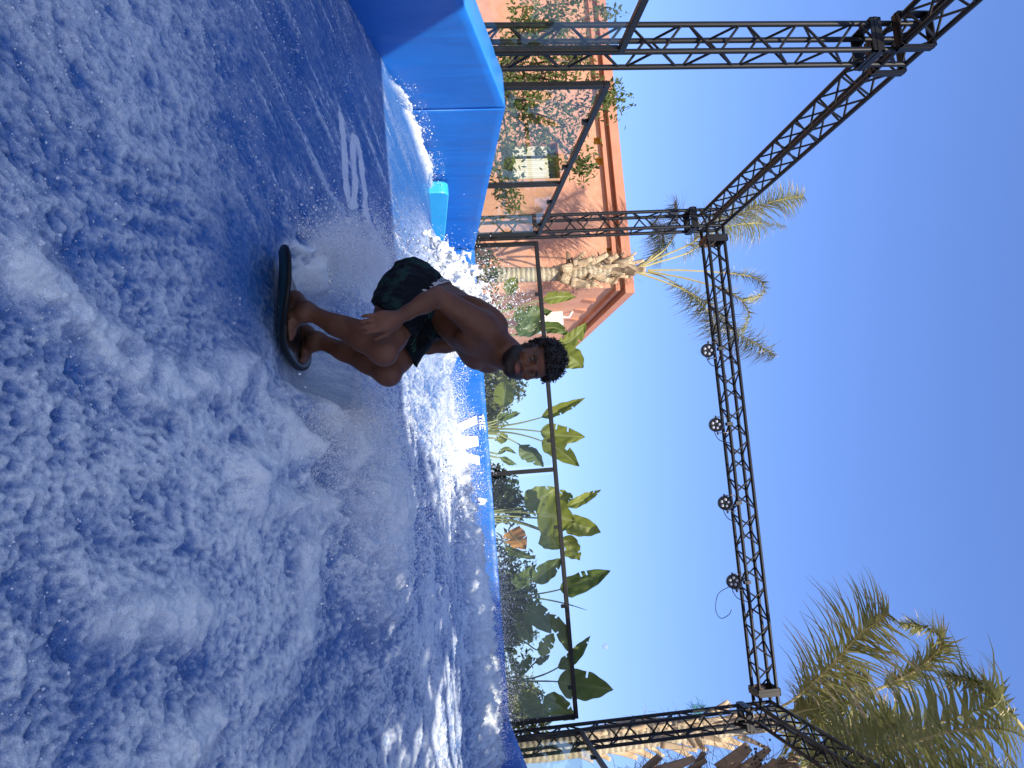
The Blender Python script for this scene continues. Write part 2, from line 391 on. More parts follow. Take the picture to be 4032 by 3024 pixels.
# ------------------------------------------------------------------ stage lights on the back beam
m_can = mottled('lamp_housing', (.018,.018,.019), (.035,.034,.033), 20, .5, .1, 80)
m_lens, _nt, _p = new_mat('lamp_lens'); _p.inputs['Base Color'].default_value = (.45,.47,.5,1); _p.inputs['Roughness'].default_value = .12
m_yoke = mottled('grey_metal', (.22,.21,.20), (.3,.28,.26), 20, .4, .1, 80, metal=.6)
m_cable = mottled('cable', (.012,.012,.012), (.02,.02,.02), 9, .6, 0)
def stage_light(px, py, label, yaw, pit):
    p = atY(px, py, YB-.02)
    t = empty('stage_light', p, label, 'stage light', 'stage lights under the back beam')
    f = Vector((math.sin(yaw)*math.cos(pit), -math.cos(yaw)*math.cos(pit), -math.sin(pit))).normalized()
    s = f.cross(Vector(Z3)).normalized(); u = s.cross(f)
    c = Vector(p)
    b = MB(); b.tube([c-f*.10, c-f*.085, c+f*.05, c+f*.06], [.055, .085, .098, .098], 24); b.build('housing', m_can, t, False)
    b = MB(); b.tube([c+f*.0602, c+f*.075], [.1, .1], 24, False); b.tube([c+f*.0602, c+f*.075], [.093, .093], 24, False); b.build('rim', m_can, t)
    for k in range(5):
        a = 2*math.pi*k/5+.3; q = c+(s*math.cos(a)+u*math.sin(a))*.05+f*.0605
        l = MB(); l.tube([q, q+f*.004, q+f*.009, q+f*.011], [.021, .020, .013, .002], 12); l.build('lens', m_lens, t, True)
    top = c+Vector((0,0,.16)); 
    y = MB()
    y.tube(bez([c+s*.112, c+s*.112+Vector((0,0,.10)), c+s*.09+Vector((0,0,.155)), c-s*.09+Vector((0,0,.155)), c-s*.112+Vector((0,0,.10)), c-s*.112], 4), .007, 6); y.build('yoke', m_yoke, t, True)
    for q in (1, -1):
        k = MB(); k.tube([c+s*(q*.098), c+s*(q*.135)], .014, 8); k.build('knob', m_can, t)
    k = MB(); zc = ZB-TS; k.bar((c.x, YB-TS, c.z+.15), (c.x, YB-TS, zc+.03), .05, .03, Y3) if c.z+.15 < zc else None
    k.box((c.x-.022, YB-TS-.04, zc-.045), (c.x+.022, YB-TS+.04, zc+.04)); k.bar(c+Vector((0,0,.15)), (c.x, YB-TS, zc-.02), .03, .02); k.build('clamp', m_can, t)
    cb = MB(); b0 = c-f*.10
    cb.tube(bez([b0, b0+Vector((.07,.03,-.05)), b0+Vector((.2,.06,.02)), Vector((c.x+.28, YB-.1, zc+.0)), Vector((c.x+.42, YB-.11, zc+.04))], 8), .006, 6); cb.build('cable', m_cable, t, True)
zpar = [(2790,1380,'first','nearest the drooping palm fronds'),(2822,1674,'second',''),(2858,1983,'third',''),(2892,2293,'fourth','')]
LBL = ['small black stage light under the beam, beside the drooping palm fronds', 'small black stage light, second along the beam from the building',
       'small black stage light, third along the beam from the building', 'small black stage light on the beam, nearest the shaggy palm trunk']
for (a, b_, *_), l, yw in zip(zpar, LBL, (.15, -.05, -.25, -.4)): stage_light(a, b_, l, yw, .55)
b = MB(); q = atY(2880, 2400, YB-.12)
b.tube(bez([q, q+[.06,0,-.04], q+[.10,0,-.16], q+[-.02,0,-.22], q+[-.22,0,-.16], q+[-.30,0,.0]], 6), .005, 6)
tag(b.build('loose_cable', m_cable, None, True), 'thin black cable looping below the back beam', 'cable')

# ------------------------------------------------------------------ glass railings
def glass_mat():
    m = bpy.data.materials.new('railing_glass'); m.use_nodes = True; nt = m.node_tree; nt.nodes.clear()
    o = nt.nodes.new('ShaderNodeOutputMaterial'); tr = nt.nodes.new('ShaderNodeBsdfTransparent'); gl = nt.nodes.new('ShaderNodeBsdfGlossy'); df = nt.nodes.new('ShaderNodeBsdfDiffuse')
    tr.inputs[0].default_value = (.93,.96,.95,1); gl.inputs['Roughness'].default_value = .015; df.inputs[0].default_value = (.7,.75,.8,1)
    fr = nt.nodes.new('ShaderNodeFresnel'); ge = nt.nodes.new('ShaderNodeNewGeometry')
    nt.links.new(math_n(nt, 'SUBTRACT', 1.34, math_n(nt, 'MULTIPLY', ge.outputs['Backfacing'], 1.34-1/1.34)), fr.inputs[0])
    m1 = nt.nodes.new('ShaderNodeMixShader'); m2 = nt.nodes.new('ShaderNodeMixShader')
    v = obj_vec(nt); veil = ramp(nt, tex_noise(nt, 2.5, 5, .6, v), [(.35, .0), (.75, .006)])  # faint white veil of reflected sky, put in as diffuse colour
    nt.links.new(veil, m1.inputs[0]); nt.links.new(tr.outputs[0], m1.inputs[1]); nt.links.new(df.outputs[0], m1.inputs[2])
    nt.links.new(fr.outputs[0], m2.inputs[0]); nt.links.new(m1.outputs[0], m2.inputs[1]); nt.links.new(gl.outputs[0], m2.inputs[2])
    nt.links.new(m2.outputs[0], o.inputs[0]); return m
m_glass = glass_mat()
m_frame = mottled('dark_frame', (.006,.006,.0065), (.011,.011,.011), 12, .45, .05, 60, .28)
def railing(label, A, B, zt, posts=(0, 1), clips=3):
    A = Vector((*A, 0)); B = Vector((*B, 0)); d = (B-A).normalized(); nrm = d.cross(Vector(Z3))
    t = empty('glass_railing', A, label, 'glass railing', 'glass railings around the pool')
    zb = .9
    MB().bar(A+Vector((0,0,zt-.028)), B+Vector((0,0,zt-.028)), .05, .056, Z3).build('top_rail', m_frame, t, False, .004)
    MB().bar(A+Vector((0,0,zb)), B+Vector((0,0,zb)), .05, .05, Z3).build('bottom_rail', m_frame, t, False, .004)
    L = (B-A).length
    for s in posts:
        p = A+d*(min(max(s*L, .03), L-.03))
        MB().bar(p+Vector((0,0,.0)), p+Vector((0,0,zt-.06)), .05, .06, d).build('upright', m_frame, t, False, .004)
        MB().bar(p+Vector((0,0,zb+.03))-nrm*.028, p+Vector((0,0,zt-.06))-nrm*.028, .012, .02, d).build('upright_groove', m_steel, t)
    ss = sorted(posts)
    for i in range(len(ss)-1):
        p = A+d*(ss[i]*L+.065); q = A+d*(ss[i+1]*L-.065)
        b = MB(); b.bar(p+Vector((0,0,(zb+zt)/2)), q+Vector((0,0,(zb+zt)/2)), .010, zt-zb-.16, Z3); b.build('pane', m_glass, t)
        for k in range(clips):
            c = p+(q-p)*((k+.5)/clips+.06)
            MB().box((c.x-.022, c.y-.022, zt-.105), (c.x+.022, c.y+.022, zt-.0555)).build('clip', m_frame, t)
    return t
RLX, RBY = XL+.165, YB+.05
railing('black framed glass railing between the two truss posts on the building side', (RLX, YN+.30), (RLX, YB-.17), ZR, (0, .555, 1), 2)
railing('black framed glass railing coming towards the camera from the near truss post', (RLX-.02, YN-.17), (RLX-.02, 3.2), ZR, (0, .9), 2)
railing('long black framed glass railing behind the back wall, in front of the leafy plants', (XL+.20, RBY), (XR-.22, RBY), ZR, (0, .497, 1), 3)
railing('black framed glass railing running from the corner post towards the camera, below the palm fronds', (XR-.12, YB-.18), (XR-.12, 5.4), ZR, (0, 1), 4)

# ------------------------------------------------------------------ shade canopy above the near side of the pool
m_sail = bpy.data.materials.new('canvas'); m_sail.use_nodes = True; _n = m_sail.node_tree; _p = _n.nodes['Principled BSDF']; _p.inputs['Roughness'].default_value = .8
_c = mixc(_n, tex_noise(_n, 3, 4, .6, obj_vec(_n)), (.74,.77,.80), (.82,.85,.88)); _n.links.new(_c, _p.inputs['Base Color'])
_t = _n.nodes.new('ShaderNodeBsdfTranslucent'); _n.links.new(_c, _t.inputs[0]); _m = _n.nodes.new('ShaderNodeMixShader'); _m.inputs[0].default_value = .62
_n.links.new(_p.outputs[0], _m.inputs[1]); _n.links.new(_t.outputs[0], _m.inputs[2]); _n.links.new(_m.outputs[0], _n.nodes['Material Output'].inputs[0])
def sail(pts, label):
    P = [np.array(p, float) for p in pts]; n = 16; V = []
    for i in range(n+1):
        for j in range(n+1):
            u, v = i/n, j/n; q = (P[0]*(1-u)+P[1]*u)*(1-v)+(P[3]*(1-u)+P[2]*u)*v
            V.append(q-np.array([0,0,.35*math.sin(math.pi*u)*math.sin(math.pi*v)]))
    Fc = [(i*(n+1)+j, (i+1)*(n+1)+j, (i+1)*(n+1)+j+1, i*(n+1)+j+1) for i in range(n) for j in range(n)]
    o = mesh('shade_sail', V, Fc, m_sail, None, True); s = o.modifiers.new('thick', 'SOLIDIFY'); s.thickness = .01
    return tag(o, label, 'shade sail')
CZ = ZB-.2
# ------------------------------------------------------------------ terracotta building
BY = 17.0
m_terra, _nt, _p = new_mat('terracotta_plaster')
_v = obj_vec(_nt); _f = ramp(_nt, tex_noise(_nt, .9, 7, .65, _v), [(.3, 0.), (.72, 1.)]); _f2 = ramp(_nt, tex_noise(_nt, 6, 6, .65, _v, .4), [(.35, 0.), (.7, 1.)])
_c = mixc(_nt, _f, (.50,.205,.115), (.63,.305,.18)); _c = mixc(_nt, math_n(_nt, 'MULTIPLY', _f2, .35), _c, (.68,.42,.29))
_nt.links.new(_c, _p.inputs['Base Color']); _p.inputs['Roughness'].default_value = .9; bump(_nt, _p, tex_noise(_nt, 30, 5, .65, _v), .35, .01)
m_trim = mottled('terracotta_trim', (.50,.20,.115), (.58,.25,.15), 3, .85, .2, 40)
m_ochre = mottled('ochre_paint', (.62,.36,.07), (.70,.42,.10), 6, .8, .2)
m_dark = mottled('dark_interior', (.02,.025,.035), (.04,.045,.055), 3, .25, 0)
m_cream = mottled('cream_sheet', (.58,.54,.42), (.68,.64,.52), 4, .6, .1)
ce = atY(2492, 1170, BY); XE = float(ce[0])-.25; HT = float(ce[2])
Y2 = BY*1.40
bld = empty('terracotta_building', (XE-5, BY, 0), 'terracotta plaster building with a stepped cornice and small square ochre niches', 'building')
def hole(x0, x1, y0, y1):
    a = atY(x0, y0, BY); c = atY(x1, y1, BY); b_ = atY(x0, y1, BY); d_ = atY(x1, y0, BY)
    return ((a[0]+d_[0])/2, (c[0]+b_[0])/2, (a[2]+b_[2])/2, (c[2]+d_[2])/2)
win = hole(1975, 2201, 560, 705)
niches = [hole(2338,2366,541,569), hole(2345,2375,620,650), hole(2389,2416,975,1004)]
niches += [(niches[0][0]-3.05, niches[0][1]-3.05, niches[0][2], niches[0][3]), (niches[0][0]-2.55, niches[0][1]-2.55, niches[0][2], niches[0][3])]
holes = [win]+niches
X0 = -16.0
xs = sorted({X0, XE}|{h[0] for h in holes}|{h[1] for h in holes}); zs = sorted({0.0, HT-.05}|{h[2] for h in holes}|{h[3] for h in holes})
V = [(x, BY, z) for x in xs for z in zs]; nz = len(zs); Fc = []
for i in range(len(xs)-1):
    for j in range(nz-1):
        xm, zm = (xs[i]+xs[i+1])/2, (zs[j]+zs[j+1])/2
        if any(h[0] < xm < h[1] and h[2] < zm < h[3] for h in holes): continue
        Fc.append((i*nz+j, (i+1)*nz+j, (i+1)*nz+j+1, i*nz+j+1))
mesh('front_wall', V, Fc, m_terra, bld)
for h, dp, mback in [(win, .35, m_dark)]+[(n_, .14, m_ochre) for n_ in niches]:
    x0, x1, z0, z1 = h; b = MB()
    a = [(x0,BY,z0),(x1,BY,z0),(x1,BY,z1),(x0,BY,z1)]; c = [(x,y+dp,z) for x, y, z in a]
    b.add(a+c, [(0,4,5,1),(1,5,6,2),(2,6,7,3),(3,7,4,0)]); b.mi = 1; b.add(c, [(0,3,2,1)])
    b.build('window_recess' if dp > .3 else 'niche', [m_ochre if dp < .3 else m_terra, mback], bld)
# corrugated cream sheet hanging in the window, a dark frame bar
wx0, wx1, wz0, wz1 = win
sh = empty('tmp', (0,0,0)); bpy.data.objects.remove(sh)
V = []; n = 64; zl, zh = wz0+(wz1-wz0)*.2, wz0+(wz1-wz0)*.82
for i in range(n+1):
    x = wx0+.05+(wx1-wx0-.1)*i/n; y = BY+.12+.035*math.sin(i*.8); V += [(x, y, zl), (x, y, zh)]
mesh('corrugated_sheet', V, [(2*i, 2*i+2, 2*i+3, 2*i+1) for i in range(n)], m_cream, bld, True)
MB().box((wx0+.32, BY+.02, wz0), (wx0+.37, BY+.07, wz1)).build('window_bar', m_dark, bld)
# side wall, back, roof
b = MB(); b.add([(XE,BY,0),(XE,Y2,0),(XE,Y2,HT-.05),(XE,BY,HT-.05)], [(0,1,2,3)]); b.build('side_wall', m_terra, bld)
b = MB(); b.add([(X0,Y2,0),(XE,Y2,0),(XE,Y2,HT-.05),(X0,Y2,HT-.05)], [(3,2,1,0)]); b.build('rear_wall', m_terra, bld)
b = MB(); b.add([(X0,BY,HT-.02),(XE,BY,HT-.02),(XE,Y2,HT-.02),(X0,Y2,HT-.02)], [(0,1,2,3)]); b.build('roof', m_trim, bld)
for z0, z1, pr in ((HT-.21, HT, .19), (HT-.40, HT-.31, .10)):
    MB().prism([(X0,BY-pr,z0),(XE+pr,BY-pr,z0),(XE+pr,BY-pr,z1),(X0,BY-pr,z1)][::-1], [(X0,BY+.003,z0),(XE+pr,BY+.003,z0),(XE+pr,BY+.003,z1),(X0,BY+.003,z1)][::-1]).build('cornice', m_trim, bld)
    MB().box((XE-.003, BY+.004, z0), (XE+pr, Y2+pr, z1)).build('cornice', m_trim, bld)
# small trim wedges in place of the side wall's niches and their shadows
for k in range(3):
    y = BY+1.0+k*1.05; MB().prism([(XE,y,HT-.95),(XE,y+.32,HT-.95),(XE,y+.32,HT-.62),(XE,y,HT-.62)], [(XE+.06,y,HT-.68),(XE+.06,y+.32,HT-.68),(XE+.06,y+.32,HT-.62),(XE+.06,y,HT-.62)]).build('niche_wedge', m_trim, bld)
# wall box (air conditioner) on the side wall
m_ac = mottled('white_plastic', (.62,.62,.6), (.72,.72,.7), 8, .45, 0)
pa = atX(2195, 1225, XE); pc = atX(2208, 1282, XE)
ya, yb, za = float(pa[1]), float(pa[1])+1.05, float(pa[2])-.25
ac = empty('air_conditioner', (XE, ya, za), 'white air conditioner box fixed to the side of the terracotta building', 'air conditioner')
MB().box((XE+.002, ya, za-.28), (XE+.36, yb, za+.38)).build('casing', m_ac, ac, False, .015)
for k in range(7): MB().box((XE+.361, ya+.08, za-.2+k*.075), (XE+.372, yb-.38, za-.16+k*.075)).build('grille_slat', m_dark, ac)
for k in range(4): MB().box((XE+.06+k*.07, ya-.008, za-.2), (XE+.10+k*.07, ya-.001, za+.3)).build('side_vent', m_cream, ac)
MB().tube(bez([(XE+.1, ya+.2, za+.37), (XE+.14, ya+.15, za+.55), (XE+.05, ya+.1, za+.62), (XE+.01, ya+.1, za+.66)], 5), .03, 8).build('pipe', m_ac, ac, True)
# ------------------------------------------------------------------ the wave: a thin sheet of water shot up a blue incline
def bed(Y):
    z = -1.489+.26*Y; t = np.maximum(Y-5.9, 0)
    return z-.26*t+.26*(1-np.exp(-t/1.1))*1.1*.95+CAM_Z
def pxs(X, Y, Z):
    """photo pixel of a point, to lay the print and the foam where they lie on the bed"""
    P = np.stack([X, Y, Z-CAM_Z], -1); d = P@FW
    return C_V+F_PX*(P@UP)/d, C_U+F_PX*(P@RT)/d

# where the surfer stands and where the foam masses are, as places on the bed
def on_bed(x, y):
    d = ray(x, y); t = 3.0
    for _ in range(60):
        z = bed(d[1]*t)-CAM_Z; t += (d[2]*t-z)/max(.05, (.26*d[1]-d[2]))*.6
    return np.array([d[0]*t, d[1]*t, d[2]*t+CAM_Z])

def seg_dist(X, Y, pts):
    d = np.full(X.shape, 1e9, np.float32); s = np.zeros(X.shape, np.float32)
    for i in range(len(pts)-1):
        a = np.array(pts[i]); b = np.array(pts[i+1]); ab = b-a; t = np.clip(((X-a[0])*ab[0]+(Y-a[1])*ab[1])/(ab@ab), 0, 1)
        q = np.hypot(X-a[0]-t*ab[0], Y-a[1]-t*ab[1]); m = q < d; d = np.where(m, q, d); s = np.where(m, i+t, s)
    return d, s

B0 = on_bed(1110, 1230)[:2]           # the board
# print on the bed: an S and pieces of the letters after it, drawn as strokes on the bed
S_path = [on_bed(x, y)[:2] for x, y in [(1335,462),(1346,560),(1350,680),(1358,770),(1368,806),(1382,800),(1388,740),(1385,640),(1381,580),(1386,545),(1398,552),(1412,610),(1421,700),(1426,780),(1430,870)]]
O_path = [on_bed(x, y)[:2] for x, y in [(1354,890),(1360,930),(1385,965),(1425,985)]]
O2_path = [on_bed(x, y)[:2] for x, y in [(1350,905),(1352,1000)]]
D_path = [on_bed(x, y)[:2] for x, y in [(1345,1085),(1365,1110),(1385,1150)]]
E1_path = [on_bed(x, y)[:2] for x, y in [(1376,1400),(1376,1480)]]
E2_path = [on_bed(x, y)[:2] for x, y in [(1436,1440),(1436,1520)]]

ny, nx = 760, 760
tY = np.linspace(0, 1, ny); Yr = 1.35*(9.86/1.35)**(tY**.92)
wL = np.maximum(WL+.004, -.85*Yr-.25); wR = np.minimum(WR-.004, .62*Yr+.25)
tx = np.linspace(0, 1, nx)
Yg = np.repeat(Yr[:, None], nx, 1).astype(np.float32); Xg = (wL[:, None]+(wR-wL)[:, None]*tx[None]).astype(np.float32)

def wave_fields(X, Y):
    Z0 = bed(Y)
    # rough water grows towards the right and towards the camera; the far left is a smooth streaky sheet
    calm = sstep(-.55, -1.9, X+.10*(Y-4))*sstep(2.3, 3.6, Y)
    calm2 = np.maximum(calm, .75*sstep(-.2, -1.2, X)*sstep(2.6, 3.4, Y))
    rough = 1-.93*calm
    # streak coordinates along the flow
    a, b_ = X*.90-Y*.43, X*.43+Y*.90
    wx = .22*noise3(X*1.1, Y*1.1, 2.0); wy = .22*noise3(X*1.1, Y*1.1, 8.0)
    big = fbm(X*.9+wx, Y*.8+wy, 1.0, 3)
    lump = 1-billow(X*3.2+wx*3, Y*2.4+wy*3, 3.0, 3, .5)
    med = 1-billow(X*9+wx*7, Y*6.5+wy*6, 5.0, 3, .55)
    fine = 1-billow(X*24+wx*9, Y*15+wy*9, 6.0, 2, .6)
    tiny = fbm(X*50, Y*32, 2.0, 2, .6)
    streak = fbm(a*9, b_*1.1, 4.0, 4, .6)
    h = rough*(.024*big+.028*(lump-.6)+.020*(med-.5)+.011*(fine-.5)+.004*tiny)+calm*(.004*streak+.0012*tiny+.002*(fine-.5))
    # foam amount
    f = .36*big+.50*(lump-.55)+.60*(med-.5)+.50*(fine-.45)+.26*tiny
    foam = .10+.84*sstep(-.42, .64, f)
    fs = sstep(.10, .95, streak*.9+.35*tiny+.2*(fine-.4)); 
    foam = foam*(1-calm2)+calm2*(.50*fs+.22*foam)
    foam = foam*(1-.8*sstep(5.2, 5.5, Y)*sstep(-1.7, -2.1, X))
    foam *= 1-.30*sstep(.2, -1.2, X)*sstep(3.5, 2.0, Y)
    # long raised foam edges: folds thrown off by the board, running to the right
    for pts, wd, hh in FOLDS:
        d, s = seg_dist(X+.05*noise3(X*5, Y*5, 1.), Y+.10*noise3(X*4, Y*4, 9.), pts)
        g = np.exp(-(d/(wd*1.15))**2); h = h+.75*hh*g*(.6+.7*lump); foam = np.maximum(foam, np.clip(1.15*g*(.5+.75*med), 0, 1))
    # dark clear water around the board's leading edge
    dB = np.hypot((X-B0[0]+.05)*1.0, (Y-B0[1]+.38)*1.0)
    clear = np.exp(-(dB/.36)**2); foam = foam*(1-.85*clear); h = h*(1-.6*clear)
    # wakes: behind the board to the left, and the big throw to the right
    d, s_ = seg_dist(X, Y, WAKE_L); s = 3*np.clip((Y-WAKE_L[0][1])/(WAKE_L[3][1]-WAKE_L[0][1]), 0, 1); wl = np.exp(-(d/(.13+.07*s))**2)*sstep(-.05, .2, s+.2)
    wl = wl*sstep(.1, .6, .55+.5*med-.2+.5*big); foam = np.maximum(foam, np.clip(1.2*wl, 0, 1)); h = h+.05*wl*(.4+lump)
    d, _ = seg_dist(X, Y, WAKE_R); s = 3*np.clip((Y-WAKE_R[0][1])/(WAKE_R[3][1]-WAKE_R[0][1]), 0, 1); wr = np.exp(-(d/(.22+.16*s))**2)
    h = h-rough*wr*(.010*(fine-.5)+.003*tiny); wrn = wr*(.55+.65*lump); foam = np.maximum(foam, np.clip(.98*wrn+.1*tiny*wr, 0, 1)); h = h+.20*wr*(.55+.55*lump)+.03*wr*med
    # white water piling up in front of the back wall on the right
    rid = np.exp(-((Y-(8.35+.12*noise3(X*1.5, 0., 3.)))/.62)**2)*(.45*sstep(-1.6, -1.0, X)+.55*sstep(-1.0, .1, X))
    side = np.exp(-((Y-6.5)/.75)**2)*np.exp(-((X+1.55)/.50)**2)
    h = h+rid*(.17+.13*sstep(-.5, 1.2, X)+.10*(lump-.5)+.09*(med-.5)+.025*(fine-.5))+side*(.30+.20*(lump-.5)+.12*(med-.3))
    foam = np.maximum(foam, np.clip(rid*(.95+.6*med), 0, 1)); foam = np.maximum(foam, np.clip(side*(.7+.7*med), 0, 1))
    # foam creeping along the foot of the side wall
    sw = np.exp(-((X-(WL+.06+.04*noise3(Y*3, 1., 1.)))/.03)**2)*sstep(5.2, 5.6, Y)*sstep(-.1, .25, noise3(Y*1.6, 4., 2.)+.15)
    h = h+.05*sw*(.5+med); foam = np.maximum(foam, np.clip(.8*sw*(.6+.5*med), 0, 1))
    jet, s = seg_dist(X, Y, [(WL+.14, 5.85), (WL+.22, 6.4), (WL+.16, 7.1)]); jt = np.exp(-(jet/(.02+.045*s))**2)*sstep(2.05, 1.6, s)
    h = h+.06*jt*(.4+med); foam = np.maximum(foam, np.clip(1.3*jt*(.4+.7*med), 0, 1))
    rim = sstep(.10, 0, X-WL)*.03
    return Z0+.012+h+rim*0, np.clip(foam, 0, 1), calm2
FOLDS = [([on_bed(x, y)[:2] for x, y in [(930,1465),(820,1480),(560,1500),(360,1330),(200,1130),(60,1060)]], .085, .045),
         ([on_bed(x, y)[:2] for x, y in [(930,1465),(1060,1600),(1110,1760),(950,1830),(960,1900)]], .085, .05),
         ([on_bed(x, y)[:2] for x, y in [(960,1900),(1080,1960),(1230,2000)]], .09, .05),
         ([on_bed(x, y)[:2] for x, y in [(1190,2120),(1200,2260),(1190,2450)]], .12, .05),
         ([on_bed(x, y)[:2] for x, y in [(820,2860),(700,2930),(640,3010)]], .09, .04),
         ([on_bed(x, y)[:2] for x, y in [(420,2400),(520,2440),(760,2420)]], .07, .03)]
WAKE_L = [tuple(B0+np.array([-.30, .16])), tuple(on_bed(1190, 1040)[:2]), tuple(on_bed(1330, 1010)[:2]), tuple(on_bed(1450, 1030)[:2])]
WAKE_R = [tuple(B0+np.array([.44, .16])), tuple(on_bed(1190, 1560)[:2]), tuple(on_bed(1300, 1750)[:2]), tuple(on_bed(1420, 2000)[:2])]

Zg, foam_g, calm_g = wave_fields(Xg, Yg)
# the board presses the water down under itself and rides clear of it at the nose
_c = ray(1146, 1232); _c = _c*(-.53/_c[2]); _e = np.hypot((Xg-_c[0])*.87-(Yg-_c[1])*.40, ((Xg-_c[0])*.55+(Yg-_c[1])*.87)*.62)
Zg = np.where(_e < .40, np.minimum(Zg, Zg*sstep(.26, .40, _e)+(CAM_Z-.53-.052)*(1-sstep(.26, .40, _e))), Zg)
pr = np.zeros_like(Xg)
for pth, w0 in ((S_path, .046), (O_path, .075), (O2_path, .045), (D_path, .10), (E1_path, .055), (E2_path, .055)):
    # on the bed the letters are long up the slope; strokes keep one width
    d, s = seg_dist(Xg, Yg*.62, [(p[0], p[1]*.62) for p in pth]); pr = np.maximum(pr, sstep(w0*.72, w0*.62, d+.004*noise3(Xg*30, Yg*30, 1.)))
idx = np.arange(ny*nx).reshape(ny, nx)
Fq = np.stack([idx[:-1, :-1], idx[:-1, 1:], idx[1:, 1:], idx[1:, :-1]], -1).reshape(-1, 4)

m_water, nt, p = new_mat('wave_water')
v = obj_vec(nt)
fo = attr(nt, 'foam')
n1 = tex_noise(nt, 70, 6, .75, v, .9); n2 = tex_noise(nt, 210, 4, .7, v)
grain = math_n(nt, 'ADD', math_n(nt, 'MULTIPLY', math_n(nt, 'SUBTRACT', n1, .5), 1.45), math_n(nt, 'MULTIPLY', math_n(nt, 'SUBTRACT', n2, .5), 1.2))
ff = math_n(nt, 'ADD', fo, math_n(nt, 'MULTIPLY', grain, math_n(nt, 'ADD', math_n(nt, 'MULTIPLY', fo, .9), .25)))
ff = ramp(nt, ff, [(.02, 0.), (.95, 1.)])
deep = mixc(nt, ramp(nt, tex_noise(nt, 1.1, 4, .6, v), [(.3, 0.), (.7, 1.)]), (.013,.095,.31), (.022,.135,.40))
deep = mixc(nt, attr(nt, 'print'), deep, (.80,.80,.80))
nt.links.new(mixc(nt, ff, deep, (.82,.86,.85)), p.inputs['Base Color'])
nt.links.new(math_n(nt, 'ADD', math_n(nt, 'MULTIPLY', ff, .38), .10), p.inputs['Roughness'])
p.inputs['IOR'].default_value = 1.33
bump(nt, p, math_n(nt, 'ADD', n1, math_n(nt, 'MULTIPLY', n2, .6)), .75, .014)
wat = mesh('water', np.stack([Xg, Yg, Zg], -1).reshape(-1, 3), Fq, m_water, None, True)
fattr(wat, 'foam', (foam_g*(1-.8*pr)).ravel()); fattr(wat, 'print', pr.ravel())
tag(wat, 'foaming sheet of blue water running up the wave ride', 'water', kind='structure')
# ------------------------------------------------------------------ surfer
def J(x, y, D): return atD(x, y, D)
def unit(v): v = np.asarray(v, float); return v/np.linalg.norm(v)
class SDF:
    def __init__(s, lo, hi, h):
        s.lo = np.array(lo, float); s.h = h; s.n = np.ceil((np.array(hi)-s.lo)/h).astype(int)+1
        s.F = np.full(tuple(s.n), 1.0, np.float32)
    def box(s, lo, hi):
        a = np.clip(np.floor((np.array(lo)-s.lo)/s.h).astype(int), 0, s.n-1); b = np.clip(np.ceil((np.array(hi)-s.lo)/s.h).astype(int)+1, 1, s.n)
        sl = tuple(slice(i, j) for i, j in zip(a, b))
        g = [s.lo[k]+np.arange(a[k], b[k], dtype=np.float32)*s.h for k in range(3)]
        return sl, np.meshgrid(*g, indexing='ij')
    def mix(s, sl, d, k, sub=False):
        A = s.F[sl]
        if sub:
            d = -d; hh = np.clip(.5-.5*(d-A)/k, 0, 1) if False else None
            # smooth max
            q = np.maximum(k-np.abs(A-d), 0)/k; s.F[sl] = np.maximum(A, d)+q*q*k*.25
        else:
            q = np.maximum(k-np.abs(A-d), 0)/k; s.F[sl] = np.minimum(A, d)-q*q*k*.25
    def cone(s, a, b, ra, rb, k=.03, sub=False):
        a = np.asarray(a, float); b = np.asarray(b, float); m = max(ra, rb)+k+2*s.h
        sl, (x, y, z) = s.box(np.minimum(a, b)-m, np.maximum(a, b)+m); ab = b-a
        t = np.clip(((x-a[0])*ab[0]+(y-a[1])*ab[1]+(z-a[2])*ab[2])/max(ab@ab, 1e-9), 0, 1)
        d = np.sqrt((x-a[0]-t*ab[0])**2+(y-a[1]-t*ab[1])**2+(z-a[2]-t*ab[2])**2)-(ra+(rb-ra)*t)
        s.mix(sl, d, k, sub)
    def chain(s, pts, rad, k=.03):
        for i in range(len(pts)-1): s.cone(pts[i], pts[i+1], rad[i], rad[i+1], k)
    def ell(s, c, axes, r, k=.03, sub=False):
        """axes: three unit vectors, r: three radii"""
        c = np.asarray(c, float); A = np.array(axes, float); r = np.asarray(r, float); m = max(r)+k+2*s.h
        sl, (x, y, z) = s.box(c-m, c+m)
        q = [(x-c[0])*A[i, 0]+(y-c[1])*A[i, 1]+(z-c[2])*A[i, 2] for i in range(3)]
        k0 = np.sqrt(sum((q[i]/r[i])**2 for i in range(3))); k1 = np.sqrt(sum((q[i]/r[i]**2)**2 for i in range(3)))
        s.mix(sl, k0*(k0-1)/np.maximum(k1, 1e-6), k, sub)

# joints: places read from the photograph, each with its own distance
DP = 3.62
ZD = CAM_Z-.53                                                # height of the board's deck
def atZ(x, y, z): d = ray(x, y); p_ = d*((z-CAM_Z)/d[2]); return np.array([p_[0], p_[1], z])
aR, aL = J(1208,1222,3.40), J(1252,1338,3.70)                 # ankles
kR, kL = J(1512,1383,3.30), J(1530,1466,3.52)                 # knees
hR, hL = J(1590,1166,3.58), J(1648,1242,3.78)                 # hips
pel = J(1634,1178,3.72); wai = J(1735,1218,3.66); che = J(1862,1316,3.58); nek = J(1972,1382,3.56)
sR, sL = J(1896,1284,3.42), J(1918,1414,3.70)                 # shoulders
eR, wR_ = J(1722,1166,3.32), J(1562,1254,3.20)                # right arm
eL, wL_ = J(1800,1350,3.98), J(1652,1378,3.90)                # left arm, behind the body
hc = J(2090,1424,3.48)                                        # head centre
spine = unit(nek-pel); across = unit(sL-sR); across = unit(across-spine*(across@spine)); fwd = unit(np.cross(spine, across))
if fwd@RT < 0: fwd = -fwd
